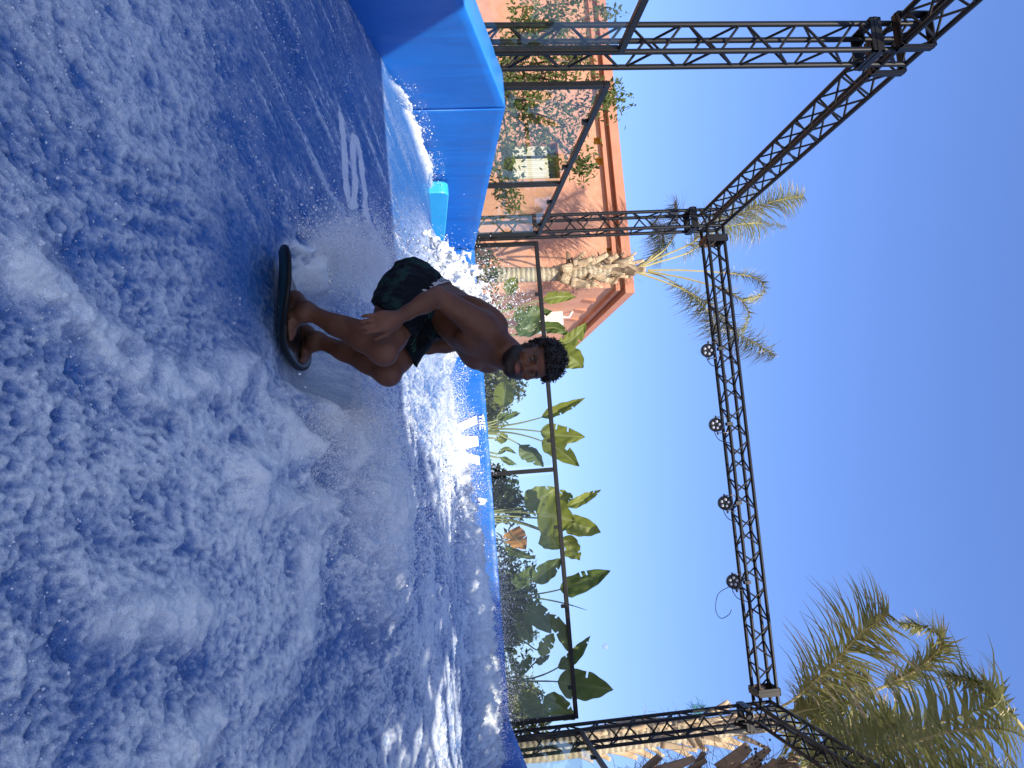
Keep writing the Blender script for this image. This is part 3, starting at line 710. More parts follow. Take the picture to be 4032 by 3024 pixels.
person = empty('person', (float(aR[0]), float(aR[1]), float(aR[2]-.1)), 'bearded surfer in dark patterned swim shorts crouching on a board', 'person')
allp = np.array([aR, aL, kR, kL, hR, hL, nek, sR, sL, eR, wR_, eL, wL_, hc])
S = SDF(allp.min(0)-[.36,.30,.24], allp.max(0)+[.36,.30,.26], .0054)

# torso: belly, ribs, back muscles, chest, shoulders
ax3 = (across, spine, fwd)
S.ell(pel, ax3, (.155,.13,.115), .04)
S.ell(wai-fwd*.008, ax3, (.138,.13,.095), .05)
S.ell((wai*.45+che*.55)-fwd*.012, ax3, (.150,.14,.105), .05)
S.ell(che-fwd*.012, ax3, (.165,.14,.112), .05)
S.ell(che+spine*.075-fwd*.018, ax3, (.165,.085,.088), .05)
for q, sh in ((-1, sR), (1, sL)):
    S.ell(che+across*(.075*q)+fwd*.078+spine*.035, ax3, (.078,.062,.034), .025)       # chest muscle
    S.ell(che+across*(.095*q)-fwd*.085+spine*.02, ax3, (.062,.12,.034), .04)           # upper back
    S.ell(wai+across*(.05*q)-fwd*.078, ax3, (.035,.14,.03), .04)                       # beside the spine
    S.cone(nek+spine*.035-fwd*.01, sh*.75+nek*.25+spine*.02, .045, .05, .05)             # trapezius
    S.ell(sh, ax3, (.062,.068,.062), .04)                                              # shoulder cap
    S.cone(nek+fwd*.045-spine*.035+across*(.012*q), sh+fwd*.012+spine*.015, .012, .014, .02)   # collar bone
    S.ell(wai+across*(.11*q)+fwd*.02-spine*.02, ax3, (.03,.08,.06), .04)
# neck and head
hf = unit(-FW*.945+RT*.30-UP*.04); hu = unit(UP-RT*.08); hu = unit(hu-hf*(hu@hf)); hl = np.cross(hu, hf)     # hl: his left
HS = 1.0
def H(l, f, h): return hc+(hl*l+hf*f+hu*h)*HS
S.cone(nek-spine*.02, H(0,-.022,-.055), .064, .057, .045)
S.cone(nek+fwd*.02, H(0,.02,-.075), .05, .045, .03)
for q in (-1, 1): S.cone(nek+fwd*.055+across*(.014*q)-spine*.01, H(.056*q,-.005,-.055), .013, .016, .022)
hx = (hl, hf, hu)
S.ell(H(0,-.014,.032), hx, (.074,.096,.080), .03)
S.ell(H(0,.028,-.022), hx, (.063,.066,.088), .03)
S.ell(H(0,.044,-.076), hx, (.050,.046,.036), .025)
S.ell(H(0,.074,-.100), hx, (.020,.018,.016), .02)
for q in (-1, 1):
    S.cone(H(.055*q,.0,-.055), H(.018*q,.07,-.098), .022, .018, .025)         # jaw line
    S.ell(H(.045*q,.066,-.018), hx, (.021,.017,.016), .02)                      # cheek bone
    S.ell(H(.033*q,.094,.005), hx, (.017,.016,.0105), .012, True)               # eye socket
    S.cone(H(.010*q,.090,.026), H(.045*q,.078,.025), .0085, .008, .012)          # brow
    S.ell(H(.075*q,-.012,-.006), (unit(hl+hf*.4*q*q), hf, hu), (.010,.019,.032), .008)     # ear
    S.ell(H(.080*q,-.006,-.004), hx, (.006,.009,.016), .005, True)
    S.ell(H(.0115*q,.103,-.031), hx, (.0085,.010,.008), .008)                   # nostril wing
S.cone(H(0,.090,.016), H(0,.113,-.024), .0075, .0115, .010)
S.ell(H(0,.090,-.052), hx, (.030,.012,.020), .018)
S.ell(H(0,.1015,-.0495), hx, (.022,.008,.0052), .005)
S.ell(H(0,.100,-.0625), hx, (.019,.009,.0062), .005)
S.cone(H(-.022,.100,-.0555), H(.022,.100,-.0555), .0022, .0022, .003, True)
# legs
def leg(h, k, a, kn):
    d = unit(k-h); sh = unit(a-k)
    fr = unit(d-sh*(d@sh)); out = unit(np.cross(fr, sh))            # front of the shin
    S.chain([h, h+(k-h)*.35, h+(k-h)*.75, k], [.098,.092,.068,.054], .04)
    S.ell(h+(k-h)*.42+fr*.0, (d, unit(np.cross(d, out)), out), (.15,.075,.08), .05)
    S.ell(k+fr*.012, (sh, fr, out), (.056,.044,.050), .03)           # knee cap
    S.chain([k, k+(a-k)*.28-fr*.014, k+(a-k)*.62-fr*.004, a], [.050,.056,.041,.033], .035)
    for q in (-1, 1): S.ell(k+(a-k)*.30-fr*.030+out*(.024*q), (sh, fr, out), (.115,.032,.032), .03)      # calf
    S.cone(k+(a-k)*.12+fr*.026, a+(k-a)*.12+fr*.008, .018, .016, .03)                                    # shin bone
    for q in (-1, 1): S.ell(a+out*(.030*q)-sh*.0, (sh, fr, out), (.015,.016,.013), .015)                 # ankle bones
leg(hR, kR, aR, 0); leg(hL, kL, aL, 1)
S.ell(pel-fwd*.06-spine*.03, ax3, (.15,.115,.09), .05)               # seat
S_legs = S.F.copy()
# feet: heel, instep, ball, five toes
def foot(a, heel, toe, up, mir):
    f = unit(toe-heel); u = unit(up-f*(up@f)); s_ = np.cross(f, u)*mir       # s_: towards the big toe
    L = np.linalg.norm(toe-heel)
    S.cone(a, heel+f*.045+u*.035, .034, .034, .03)
    S.ell(heel+f*.035+u*.028, (f, s_, u), (.038,.031,.030), .03)
    S.cone(a+f*.02-u*.02, heel+f*(L*.62)+u*.036+s_*.008, .036, .027, .035)
    S.cone(heel+f*.04+u*.02-s_*.012, heel+f*(L*.66)+u*.017-s_*.024, .022, .019, .03)
    S.ell(heel+f*(L*.68)+u*.022, (f, s_, u), (.040,.044,.020), .025)
    for i, (o, ln, r) in enumerate([(.030,1.0,.0125),(.011,.985,.0095),(-.006,.955,.009),(-.021,.915,.0085),(-.035,.865,.008)]):
        b0 = heel+f*(L*.74)+s_*(o*.95)+u*.021; t0 = heel+f*(L*ln-.010)+s_*o+u*.0125; mid = (b0+t0)/2+u*.006
        S.chain([b0, mid, t0], [r*1.05, r*.92, r], .006)
gU = unit(np.array([0,-.02,1.0]))
hlR, toR = atZ(1140,1158,ZD), atZ(1128,1320,ZD)
hlL, toL = atZ(1184,1288,ZD), atZ(1180,1442,ZD)
foot(aR, hlR, toR, gU, -1); foot(aL, hlL, toL, gU, 1)
# arms
def arm(sh, el, wr, back):
    d = unit(el-sh); f = unit(wr-el); o = unit(np.cross(d, f)); n_ = unit(np.cross(o, d))
    S.chain([sh, sh+(el-sh)*.35, sh+(el-sh)*.8, el], [.052,.044,.037,.034], .03)
    S.ell(sh+(el-sh)*.48+n_*.014, (d, n_, o), (.10,.034,.036), .03)          # biceps
    S.ell(sh+(el-sh)*.42-n_*.016, (d, n_, o), (.11,.034,.036), .03)          # triceps
    S.ell(sh+(el-sh)*.14, (d, n_, o), (.085,.055,.052), .03)
    S.chain([el, el+(wr-el)*.3, el+(wr-el)*.75, wr], [.033,.037,.027,.0235], .025)
    S.ell(el+(wr-el)*.28+o*.008, (f, o, unit(np.cross(f, o))), (.085,.029,.031), .03)
    S.ell(el-n_*.006, (d, n_, o), (.034,.030,.030), .02)
arm(sR, eR, wR_, 0); arm(sL, eL, wL_, 1)
# hands: palm, four fingers with knuckle bends, thumb from the side of the palm
def hand(w, k, tip, side, bend, spread, thumb_dir, open_=1.0):
    f = unit(k-w); s_ = unit(side-f*(side@f)); u = np.cross(f, s_); u = u if u@bend > 0 else -u      # u: towards the palm
    S.chain([w, w+(k-w)*.5], [.026,.030], .02)
    S.ell(w+(k-w)*.55, (f, s_, u), (.052,.040,.0155), .02)
    S.ell(w+(k-w)*.80, (f, s_, u), (.030,.043,.0145), .02)
    S.ell(w+(k-w)*.40+s_*.026+u*.008, (f, s_, u), (.040,.019,.017), .02)
    tv = tip-k; tl = np.linalg.norm(tv)
    for i, (o, ln, r) in enumerate([(.032,.92,.0098),(.0110,1.0,.0100),(-.0100,.95,.0096),(-.030,.76,.0086)]):
        b0 = k+s_*o-f*.006; g = unit(unit(tv)+s_*(spread*(1.5-i)))
        p1 = b0+g*(tl*ln*.45)-u*.002; p2 = p1+unit(g+u*.30*open_)*(tl*ln*.32); p3 = p2+unit(g+u*.62*open_)*(tl*ln*.22)
        S.chain([b0, p1, p2, p3], [r*1.1, r, r*.92, r*.80], .004)
    t0 = w+(k-w)*.34+s_*.034+u*.006; t1 = t0+unit(f*.75+s_*.55+u*.35)*.036; t2 = t1+unit(thumb_dir)*.030; t3 = t2+unit(thumb_dir+u*.1)*.022
    S.chain([t0, t1, t2, t3], [.0135,.0115,.0105,.0085], .008)
kn = J(1490,1268,3.17); tp = J(1408,1280,3.15)
hand(wR_, kn, tp, RT*.9-UP*.12-FW*.2, FW*.6-UP*.2, .035, unit(kn-wR_)*1.0+RT*.15+FW*.25, .35)
knL = J(1600,1408,3.84); tpL = J(1560,1450,3.80)
hand(wL_, knL, tpL, RT*.5-FW*.8, -UP*.8-RT*.1, .06, unit(knL-wL_)-FW*.6, .9)

Vp, Qp = surface_nets(S.F, S.lo, S.h)
m_skin, nt, p = new_mat('skin')
v = obj_vec(nt)
sk = mixc(nt, ramp(nt, tex_noise(nt, 14, 5, .6, v), [(.3, 0.), (.7, 1.)]), (.070,.0275,.0125), (.108,.043,.020))
sk = mixc(nt, attr(nt, 'blush'), sk, (.19,.085,.06))
hairn = math_n(nt, 'ADD', attr(nt, 'hair'), math_n(nt, 'MULTIPLY', math_n(nt, 'SUBTRACT', tex_noise(nt, 260, 3, .7, v), .5), .9))
hm = math_n(nt, 'MULTIPLY', ramp(nt, hairn, [(.28, 0.), (.52, 1.)]), .97)
sk = mixc(nt, hm, sk, (.008,.006,.006)); sk = mixc(nt, attr(nt, 'lip'), sk, (.20,.075,.06))
nt.links.new(sk, p.inputs['Base Color']); p.inputs['Roughness'].default_value = .55; p.inputs['Specular IOR Level'].default_value = .28
p.inputs['Subsurface Weight'].default_value = .08; p.inputs['Subsurface Radius'].default_value = (.02,.008,.004); p.inputs['Subsurface Scale'].default_value = .3
bump(nt, p, tex_noise(nt, 240, 3, .6, v), .12, .002)
body = mesh('body', Vp, Qp, m_skin, person, True)
sm = body.modifiers.new('smooth', 'SMOOTH'); sm.factor = .5; sm.iterations = 2
loc = (Vp-hc); hl_c, hf_c, hh_c = loc@hl, loc@hf, loc@hu
# beard: jaw, chin, moustache; brows
bd = sstep(-.030, -.045, hh_c+.30*np.maximum(0, .055-hf_c)*-.9)*sstep(-.045, -.005, hf_c)*sstep(-.135, -.115, hh_c)
bd = np.where(np.linalg.norm(loc, axis=1) < .145, bd, 0)*sstep(-.005, .02, hf_c+.35*(hh_c+.085))
cheek = sstep(.030, .046, np.abs(hl_c))*0+1
mouth = np.exp(-((hl_c/.027)**2+((hh_c+.056)/.0125)**2)**1.5)*(hf_c > .06)
bd = bd*(1-.95*mouth)
nearnose = ((np.abs(hl_c) < .03) & (hh_c > -.042) & (hf_c > .08)); bd = np.where(nearnose & (hh_c > -.036), 0, bd)
bd = np.where((hh_c > -.045) & (np.abs(hl_c) > .028) & (np.abs(hl_c) < .058) & (hf_c > .045), bd*.25, bd)
side = sstep(.05, .062, np.abs(hl_c))*sstep(.03, .01, hf_c)*sstep(-.02, 0, hf_c)*sstep(.05, .02, hh_c)*sstep(-.06, -.03, hh_c)*(np.linalg.norm(loc, axis=1) < .13)
brow = np.exp(-(((np.abs(hl_c)-.031)/.019)**4+((hh_c-.0265+.15*np.abs(np.abs(hl_c)-.031))/.0062)**2))*(hf_c > .06)
scalp = (np.linalg.norm(loc, axis=1) < .14)*np.maximum(sstep(.055, .07, hh_c-.0*hf_c), sstep(-.02, -.045, hf_c)*sstep(-.05, -.02, hh_c))
chest = np.exp(-((((Vp-che)@across)/.09)**2+(((Vp-che)@spine-.0)/.11)**2))*(((Vp-che)@fwd) > .04)*.36  # darkens the front of the chest in speckles through the hair mask
fattr(body, 'hair', np.clip(np.maximum.reduce([bd*.85, side*.8, brow*.95, scalp*1.0, chest]), 0, 1))
fattr(body, 'lip', mouth*.8)
ext = np.zeros(len(Vp))
for c_, r_ in ((kR,.07),(kL,.07),(toR,.09),(toL,.09),(kn,.07),(eR,.05),(hlR,.06)): ext = np.maximum(ext, np.exp(-(np.linalg.norm(Vp-c_, axis=1)/r_)**2))
fattr(body, 'blush', ext*.35)

# eyes
m_eye, nt, p = new_mat('eye'); p.inputs['Roughness'].default_value = .1
g_ = attr(nt, 'iris'); nt.links.new(mixc(nt, g_, (.24,.22,.21), (.010,.007,.006)), p.inputs['Base Color'])
for q in (-1, 1):
    bm = bmesh.new(); bmesh.ops.create_uvsphere(bm, u_segments=16, v_segments=12, radius=.0122); me = bpy.data.meshes.new('eye'); bm.to_mesh(me); bm.free()
    c = H(.0325*q, .0775, .0045); vv = np.array([w_.co[:] for w_ in me.vertices]); look = unit(hf*.95-RT*.25)
    o = link('eye', me, m_eye, person, True); o.location = c
    fattr(o, 'iris', sstep(.0082, .0090, vv@look))
    # upper lid and lashes as a thin dark rim
    b = MB(); b.tube(bez([H(.0325*q-.0145, .0815, .0035), H(.0325*q-.004, .0905, .0085), H(.0325*q+.006, .0895, .0080), H(.0325*q+.015, .0805, .0030)], 5), .0030, 5); b.build('eyelid', m_skin, person, True)

# hair: many small dark coils over the scalp, longer on top
m_hair, nt, p = new_mat('dark_hair'); p.inputs['Base Color'].default_value = (.010,.008,.007,1); p.inputs['Roughness'].default_value = .42
hr = random.Random(5); b = MB(); cnt = 0
while cnt < 2600:
    th = hr.uniform(0, 2*math.pi); ph = math.acos(hr.uniform(-.55, 1))
    l, f, h = math.sin(ph)*math.cos(th), math.sin(ph)*math.sin(th), math.cos(ph)
    if f > .25 and h < .40+.12*f: continue           # forehead and face stay free
    if abs(l) > .70 and f > -.25 and h < .12: continue     # ears
    if h < -.35 and f > -.45: continue
    n_ = hl*l+hf*f+hu*h
    base = H(l*.078, -.014+f*.100, .034+h*.084)
    top = .3+.7*max(0, h); ln = hr.uniform(.012, .052)*(.30+.95*top)
    dirv = unit(n_+hu*.15+np.array([hr.gauss(0,.3), hr.gauss(0,.3), hr.gauss(0,.3)]))
    a1 = unit(np.cross(dirv, [.3,.5,.8])); a2 = np.cross(dirv, a1); rr = hr.uniform(.0050, .0105); tn = hr.uniform(1.2, 2.6)*2*math.pi; ph0 = hr.uniform(0, 6.28)
    pts = [base-n_*.004+dirv*(ln*t)+(a1*math.cos(ph0+tn*t)+a2*math.sin(ph0+tn*t))*rr*min(1, .3+t) for t in np.linspace(0, 1, 9)]
    b.tube(pts, [.0024]*8+[.001], 4, False); cnt += 1
b.build('hair', m_hair, person, True)
b = MB()
for _ in range(700):                                   # beard fringe
    t = hr.uniform(-1, 1); f0 = 1-abs(t)**1.6
    base = H(.055*t, .018+.062*f0-.0, -.062-.036*f0*hr.uniform(.35, 1.0)-.008*hr.random()); dirv = unit(hf*.5*f0+hl*.4*t-hu*hr.uniform(.3, 1.0)+np.array([hr.gauss(0,.25), hr.gauss(0,.25), 0]))
    ln = hr.uniform(.008, .018); b.tube([base-dirv*.006, base+dirv*ln*.5, base+dirv*ln+hf*.002], [.0016,.0014,.0005], 3, False)
b.build('beard', m_hair, person, True)

# swim shorts
m_short, nt, p = new_mat('shorts_fabric'); v = obj_vec(nt)
def feather(scale, ang, dens):
    mp = nt.nodes.new('ShaderNodeMapping'); mp.inputs['Rotation'].default_value = ang; mp.inputs['Scale'].default_value = (1,1,1); nt.links.new(v, mp.inputs['Vector'])
    wv = nt.nodes.new('ShaderNodeTexWave'); wv.wave_type = 'BANDS'; wv.inputs['Scale'].default_value = scale; wv.inputs['Distortion'].default_value = 3.0; wv.inputs['Detail'].default_value = 2.0; wv.inputs['Detail Scale'].default_value = 1.5
    nt.links.new(mp.outputs[0], wv.inputs['Vector']); return wv.outputs['Fac']
patch = ramp(nt, tex_noise(nt, 9, 3, .5, v, .5), [(.50, 0.), (.58, 1.)])
lines = ramp(nt, feather(34, (.3,.9,.5), 1), [(.60, 0.), (.72, 1.)])
fac = math_n(nt, 'MULTIPLY', patch, lines)
nt.links.new(mixc(nt, fac, (.0025,.003,.0045), (.016,.060,.048)), p.inputs['Base Color']); p.inputs['Roughness'].default_value = .8; p.inputs['Specular IOR Level'].default_value = .15
bump(nt, p, tex_noise(nt, 12, 4, .6, v, 1.0), .5, .02)
ia = np.clip(np.floor((np.minimum(hR, hL)-.42-S.lo)/S.h).astype(int), 0, None); glo = S.lo+ia*S.h; ghi = np.maximum(hR, hL)+.36
G = SDF(glo, ghi, S.h); ib = np.minimum(ia+G.n, S.n); G.n = ib-ia; G.F = np.full(tuple(G.n), 1.0, np.float32)
S_l = S_legs[ia[0]:ib[0], ia[1]:ib[1], ia[2]:ib[2]]
G.ell(pel, ax3, (.172,.14,.132), .04); G.ell(pel-fwd*.06-spine*.04, ax3, (.172,.13,.11), .05)
G.ell(pel+spine*.07, ax3, (.158,.06,.118), .04)
sl = (slice(None),)*3; x, y, z = np.meshgrid(*[glo[k_]+np.arange(G.n[k_], dtype=np.float32)*S.h for k_ in range(3)], indexing='ij')
def cut(o_, n_): return (x-o_[0])*n_[0]+(y-o_[1])*n_[1]+(z-o_[2])*n_[2]
def fresh(): T_ = SDF(glo, ghi, S.h); T_.n = G.n; T_.F = np.full(tuple(G.n), 1.0, np.float32); return T_
waist = cut(pel+spine*.085, spine); G.F[:] = np.maximum(G.F, waist)
hems = ((hR, kR, J(1532,1235,3.42), unit(-UP*.63+RT*.77-FW*.12)), (hL, kL, J(1600,1362,3.60), unit(-UP*.87+RT*.46-FW*.1)))
for h_, k_, ho, hn in hems:
    d_ = unit(k_-h_); bk = unit(-UP-d_*(-UP@d_)); hem = cut(ho, hn)
    T = fresh(); T.cone(h_-(k_-h_)*.05+bk*.008, h_+(k_-h_)*.98+bk*.016, .118, .112, .04); G.mix(sl, np.maximum(T.F, hem), .05)
    T = fresh(); T.cone(h_-(k_-h_)*.05, k_, .16, .15, .02); G.mix(sl, np.maximum(np.maximum(S_l-.013, T.F), hem), .02)
T = fresh(); T.ell(pel, ax3, (.24,.17,.22), .02); oth = np.minimum(cut(hems[0][2], hems[0][3]), cut(hems[1][2], hems[1][3])); G.mix(sl, np.maximum(np.maximum(np.maximum(S_l-.013, T.F), oth), waist), .02)
G.F[sl] += .008*noise3(x*16, y*16, z*16)+.005*noise3(x*34, y*34, z*30)
Vs, Qs = surface_nets(G.F, G.lo, G.h)
so = mesh('swim_shorts', Vs, Qs, m_short, person, True); sm = so.modifiers.new('smooth', 'SMOOTH'); sm.factor = .5; sm.iterations = 3
# waistband of the underwear
b = MB(); n = 40; cB = pel+spine*.095; r1, r2 = .160, .124; V = []; Fc = []
def skin_r(a, up_):                                     # where the skin is, from the middle of the waist outwards
    d_ = across*math.cos(a)+fwd*math.sin(a); c_ = cB+spine*up_
    for r_ in np.arange(.05, .26, .003):
        q_ = ((c_+d_*r_-S.lo)/S.h).astype(int)
        if S_legs[tuple(np.clip(q_, 0, S.n-1))] > 0: return r_+.006
    return .16
def band_pt(a, t, o=.0): d_ = across*math.cos(a)+fwd*math.sin(a); return cB+spine*(.036*t)+d_*(skin_r(a, .036*t)+o)
for i in range(n):
    a = 2*math.pi*i/n; V += [band_pt(a, -.3), band_pt(a, 1.0)]
Fc = [(2*i, 2*((i+1) % n), 2*((i+1) % n)+1, 2*i+1) for i in range(n)]
m_band = mottled('grey_elastic', (.30,.30,.31), (.38,.38,.39), 30, .7, .2, 200)
wb = mesh('waistband', V, Fc, m_band, person, True); sm = wb.modifiers.new('t', 'SOLIDIFY'); sm.thickness = .004
m_ink = mottled('dark_ink', (.03,.03,.04), (.04,.04,.05), 8, .6, 0)
for a0, strokes in ((-2.55, [((0,.15),(0,.85)),((0,.85),(1,.15)),((1,.15),(1,.85))]), (-2.30, [((0,.15),(0,.85)),((0,.85),(.8,.7)),((.8,.7),(.8,.3)),((.8,.3),(0,.15))])):
    b = MB()
    for (u0, t0), (u1, t1) in strokes: b.tube([band_pt(a0+.13*u0, t0, .004), band_pt(a0+.13*u1, t1, .004)], .0022, 5)
    b.build('waistband_letter', m_ink, wb)

# ------------------------------------------------------------------ board
m_deck = mottled('board_deck', (.012,.011,.012), (.035,.028,.024), 18, .18, .25, 60, .6)
m_brail = mottled('board_rail', (.003,.0035,.004), (.006,.006,.0065), 12, .45, .1, 40, .2)
m_bbot = mottled('board_underside', (.005,.022,.026), (.010,.036,.038), 9, .45, .1, 30, .2)
bu = gU; bdir = unit(np.array([FW[0], FW[1], 0])*.92+RT*np.array([1,1,0])*.34); bdir = unit(bdir-bu*(bdir@bu)); bs = np.cross(bdir, bu)
if bs@RT < 0: bs = -bs
bc = atZ(1150, 1238, ZD)-bu*.001
L2, W2, n, k = .42, .215, 48, 11
V = []; 
def outline(a):
    c, s_ = math.cos(a), math.sin(a); e = 2.5
    rr = (abs(c)**e+abs(s_)**e)**(-1/e); return c*rr*L2, s_*rr*W2*(1-.10*(c*rr))
rings = [(0.0, .0, .0), (.6, .0, .001), (.93, -.001, 0), (.985, -.006, 1), (1.0, -.016, 1), (.985, -.027, 1), (.93, -.033, 2), (.5, -.035, 2), (0.0, -.035, 2)]
Fc = []; mi = []
for r_, dz, _ in rings:
    for i in range(n):
        l_, w_ = outline(2*math.pi*i/n); l_ *= r_; w_ *= r_
        rock = .085*max(0, -l_/L2)**2.6+.03*max(0, l_/L2)**2.2       # nose kicked up towards the camera
        V.append(bc+bdir*l_+bs*w_+bu*(dz+rock))
for j in range(len(rings)-1):
    for i in range(n):
        Fc.append((j*n+i, j*n+(i+1) % n, (j+1)*n+(i+1) % n, (j+1)*n+i)); mi.append(0 if j < 2 else (1 if j < 5 else 2))
me_o = MB(); me_o.v = [tuple(map(float, q)) for q in V]; me_o.f = Fc; me_o.m = mi
brd = me_o.build('surfboard', [m_deck, m_brail, m_bbot], None, True)
tag(brd, 'short dark flat surfboard with a teal underside beneath the surfer', 'surfboard')
# ------------------------------------------------------------------ leaves
def leaf_mat(name, c1, c2, scale=5, trans=.35, rough=.45, vein=None):
    m = bpy.data.materials.new(name); m.use_nodes = True; nt = m.node_tree; p = nt.nodes['Principled BSDF']; out = nt.nodes['Material Output']
    v = obj_vec(nt); f = ramp(nt, tex_noise(nt, scale, 4, .6, v), [(.3, 0.), (.7, 1.)]); c = mixc(nt, f, c1, c2)
    if vein:
        a = attr(nt, 'vein'); c = mixc(nt, ramp(nt, a, [(.0, 0.), (1., 1.)]), c, vein)
    nt.links.new(c, p.inputs['Base Color']); p.inputs['Roughness'].default_value = rough; p.inputs['Specular IOR Level'].default_value = .25
    tr = nt.nodes.new('ShaderNodeBsdfTranslucent'); mx = nt.nodes.new('ShaderNodeMixShader'); mx.inputs[0].default_value = trans
    nt.links.new(mixc(nt, .5, c, (.35,.42,.03), 'MULTIPLY') if False else c, tr.inputs[0]); nt.links.new(p.outputs[0], mx.inputs[1]); nt.links.new(tr.outputs[0], mx.inputs[2]); nt.links.new(mx.outputs[0], out.inputs[0])
    return m
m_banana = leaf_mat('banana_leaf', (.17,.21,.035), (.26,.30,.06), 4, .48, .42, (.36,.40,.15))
m_banana_shade = leaf_mat('banana_leaf_shaded', (.07,.11,.026), (.12,.17,.04), 4, .32, .42, (.17,.22,.07))  # shaded copy of the leaf above, shade put into the colour
m_dry = leaf_mat('dry_leaf', (.42,.17,.04), (.55,.27,.08), 7, .3, .7, (.5,.3,.1))
m_stalk = mottled('stalk', (.16,.19,.05), (.24,.24,.09), 9, .5, .1)
m_stalk_shade = mottled('stalk_shaded', (.06,.085,.03), (.10,.12,.04), 9, .5, .1)  # stalk colour with the shade already in it

def paddle_leaf(parent, pts, width, roll=0.0, fold=.35, mat=None, stalk=None, torn=3, seed=0, blade0=1, droop=.0, sw=.018, name='leaf'):
    """a big paddle leaf: pts = stalk base, ..., blade start (index blade0), ..., tip"""
    rs = random.Random(seed*7+3); P = [np.asarray(q, float) for q in pts]
    C = bez(P, 10); nb = blade0*10
    st = MB()
    if nb > 0:
        k = len(C[:nb+1]); st.tube(C[:nb+1], list(np.linspace(sw, sw*.55, k)), 7)
    B = C[nb:]; n = len(B)
    # resample the blade
    t_ = np.linspace(0, 1, 30); seg = np.concatenate([[0], np.cumsum(np.linalg.norm(np.diff(B, axis=0), axis=1))]); Lb = seg[-1]; seg /= seg[-1]
    B = np.stack([np.interp(t_, seg, B[:, i]) for i in range(3)], 1); n = len(B)
    T = np.gradient(B, axis=0); T /= np.linalg.norm(T, axis=1)[:, None]
    view = unit(-FW+np.array([0,0,.25])); V = []; ve = []; m = 6
    tears = sorted(rs.uniform(.15, .9) for _ in range(torn)); side_t = [rs.choice((-1, 1)) for _ in tears]
    cols = []
    for i in range(n):
        t = i/(n-1); side = unit(np.cross(T[i], view)); nrm = unit(np.cross(side, T[i]))
        a = roll+.12*math.sin(t*3+seed); s2 = side*math.cos(a)+nrm*math.sin(a); n2 = -side*math.sin(a)+nrm*math.cos(a)
        w = width*.5*min(1, (t/.16)**.6 if t > 0 else 0)*(1 if t < .42 else max(0, 1-((t-.42)/.585)**1.9))
        row = []
        for j in range(-m, m+1):
            u = j/m; wl = w*(1+.04*math.sin(t*23+seed*3+u*4))
            f_ = abs(u)*wl
            off = s2*(math.copysign(1, u)*f_*math.cos(fold) if j else 0)+n2*(f_*math.sin(fold)+.012*math.sin(t*26+j)*abs(u)+.015*math.sin(t*8+seed+u*2))-np.array([0,0,droop*f_*abs(u)])
            row.append(B[i]+off); ve.append(max(0, 1-abs(u)*9) if j else 1.0)
        cols.append(row)
    k = 2*m+1; V = [q for r in cols for q in r]; Fc = []
    for i in range(n-1):
        t = (i+.5)/(n-1)
        for j in range(k-1):
            u = (j+.5-m)/m; sd = 1 if u > 0 else -1
            if any(s_ == sd and abs(t-q) < .012 and abs(u) > .5 for q, s_ in zip(tears, side_t)): continue
            Fc.append((i*k+j, i*k+j+1, (i+1)*k+j+1, (i+1)*k+j))
    # shift the pieces between tears a little so that the tears open
    me = MB(); me.v = [tuple(map(float, q)) for q in V]; me.f = list(Fc); me.m = [0]*len(Fc)
    nv = len(me.v)
    # midrib
    me.mi = 1; me.tube([q-0.0*T[0] for q in B[::3]], list(np.linspace(sw*.5, .003, len(B[::3]))), 5)
    if nb > 0: me.add(st.v, st.f)
    o = me.build(name, [mat or m_banana, stalk or m_stalk], parent, True)
    fattr(o, 'vein', ve+[0]*(len(me.v)-nv))
    return o
def z5(a, b): return (1800+a/2.074, 1300+b/2.074)
def z6(a, b): return (1800+a/1.62, 2000+b/1.62)
def z4(a, b): return (1800+a/2.37, 600+b/2.37)
def clump(label, base, Y, leaves, group='giant bird of paradise plants behind the glass railing', mat=None, stalk=None, z=z5):
    p0 = atY(*z(*base), Y); g0 = np.array([p0[0], Y, 0.0])
    t = empty('paradise_plant', g0, label, 'plant', group)
    for i, (pts, w, kw) in enumerate(leaves):
        kw = dict(kw); dy = kw.pop('dy', 0.0); b0 = kw.pop('b', 1); own = kw.pop('z', z); n = len(pts)
        # the stalk rises from the root, hidden behind the wall
        P = [atY(*own(*q), Y+dy*(j/(max(1, n-1)))) for j, q in enumerate(pts)]
        root = np.array([g0[0]*.6+P[0][0]*.4, Y, max(.25, P[0][2]-.9)])
        kw.setdefault('mat', mat); kw.setdefault('stalk', stalk)
        paddle_leaf(t, [root]+P, w*1.15, blade0=b0+1, seed=i+len(label), **kw)
    return t
YP = 12.0
clump('bright green bird of paradise plant with three upright leaves, right of the surfer', (270,810), YP, [
    ([(270,790),(480,765),(690,712),(880,640),(1046,552)], .20, dict(b=2, fold=.75, roll=.3, dy=-.3)),
    ([(270,812),(460,808),(680,828),(860,860),(1046,872)], .27, dict(b=2, fold=.35, roll=.1, dy=-.2)),
    ([(270,832),(480,845),(690,905),(850,990),(1000,1112)], .26, dict(b=2, fold=.3, roll=-.1, dy=-.4)),
    ([(268,845),(400,880),(510,935),(620,1010),(706,1115)], .28, dict(b=2, fold=.55, roll=-.5, dy=.3, mat=m_banana_shade)),
    ([(262,775),(330,725),(420,695),(515,676)], .13, dict(b=1, fold=.6, dy=.4, mat=m_banana_shade)),
    ([(262,752),(330,700),(372,630),(388,500),(392,395)], .30, dict(b=2, fold=.4, roll=.4, dy=.2)),
    ([(268,880),(320,900),(410,855)], .16, dict(b=1, fold=.5, dy=.3)),
    ([(275,1000),(330,1010),(400,970),(485,1010)], .08, dict(b=1, fold=.6, dy=.3, mat=m_banana_shade)),
    ([(278,1030),(350,1040),(420,1075),(485,1098)], .10, dict(b=1, fold=.6, dy=.3, mat=m_banana_shade)),
], mat=m_banana)
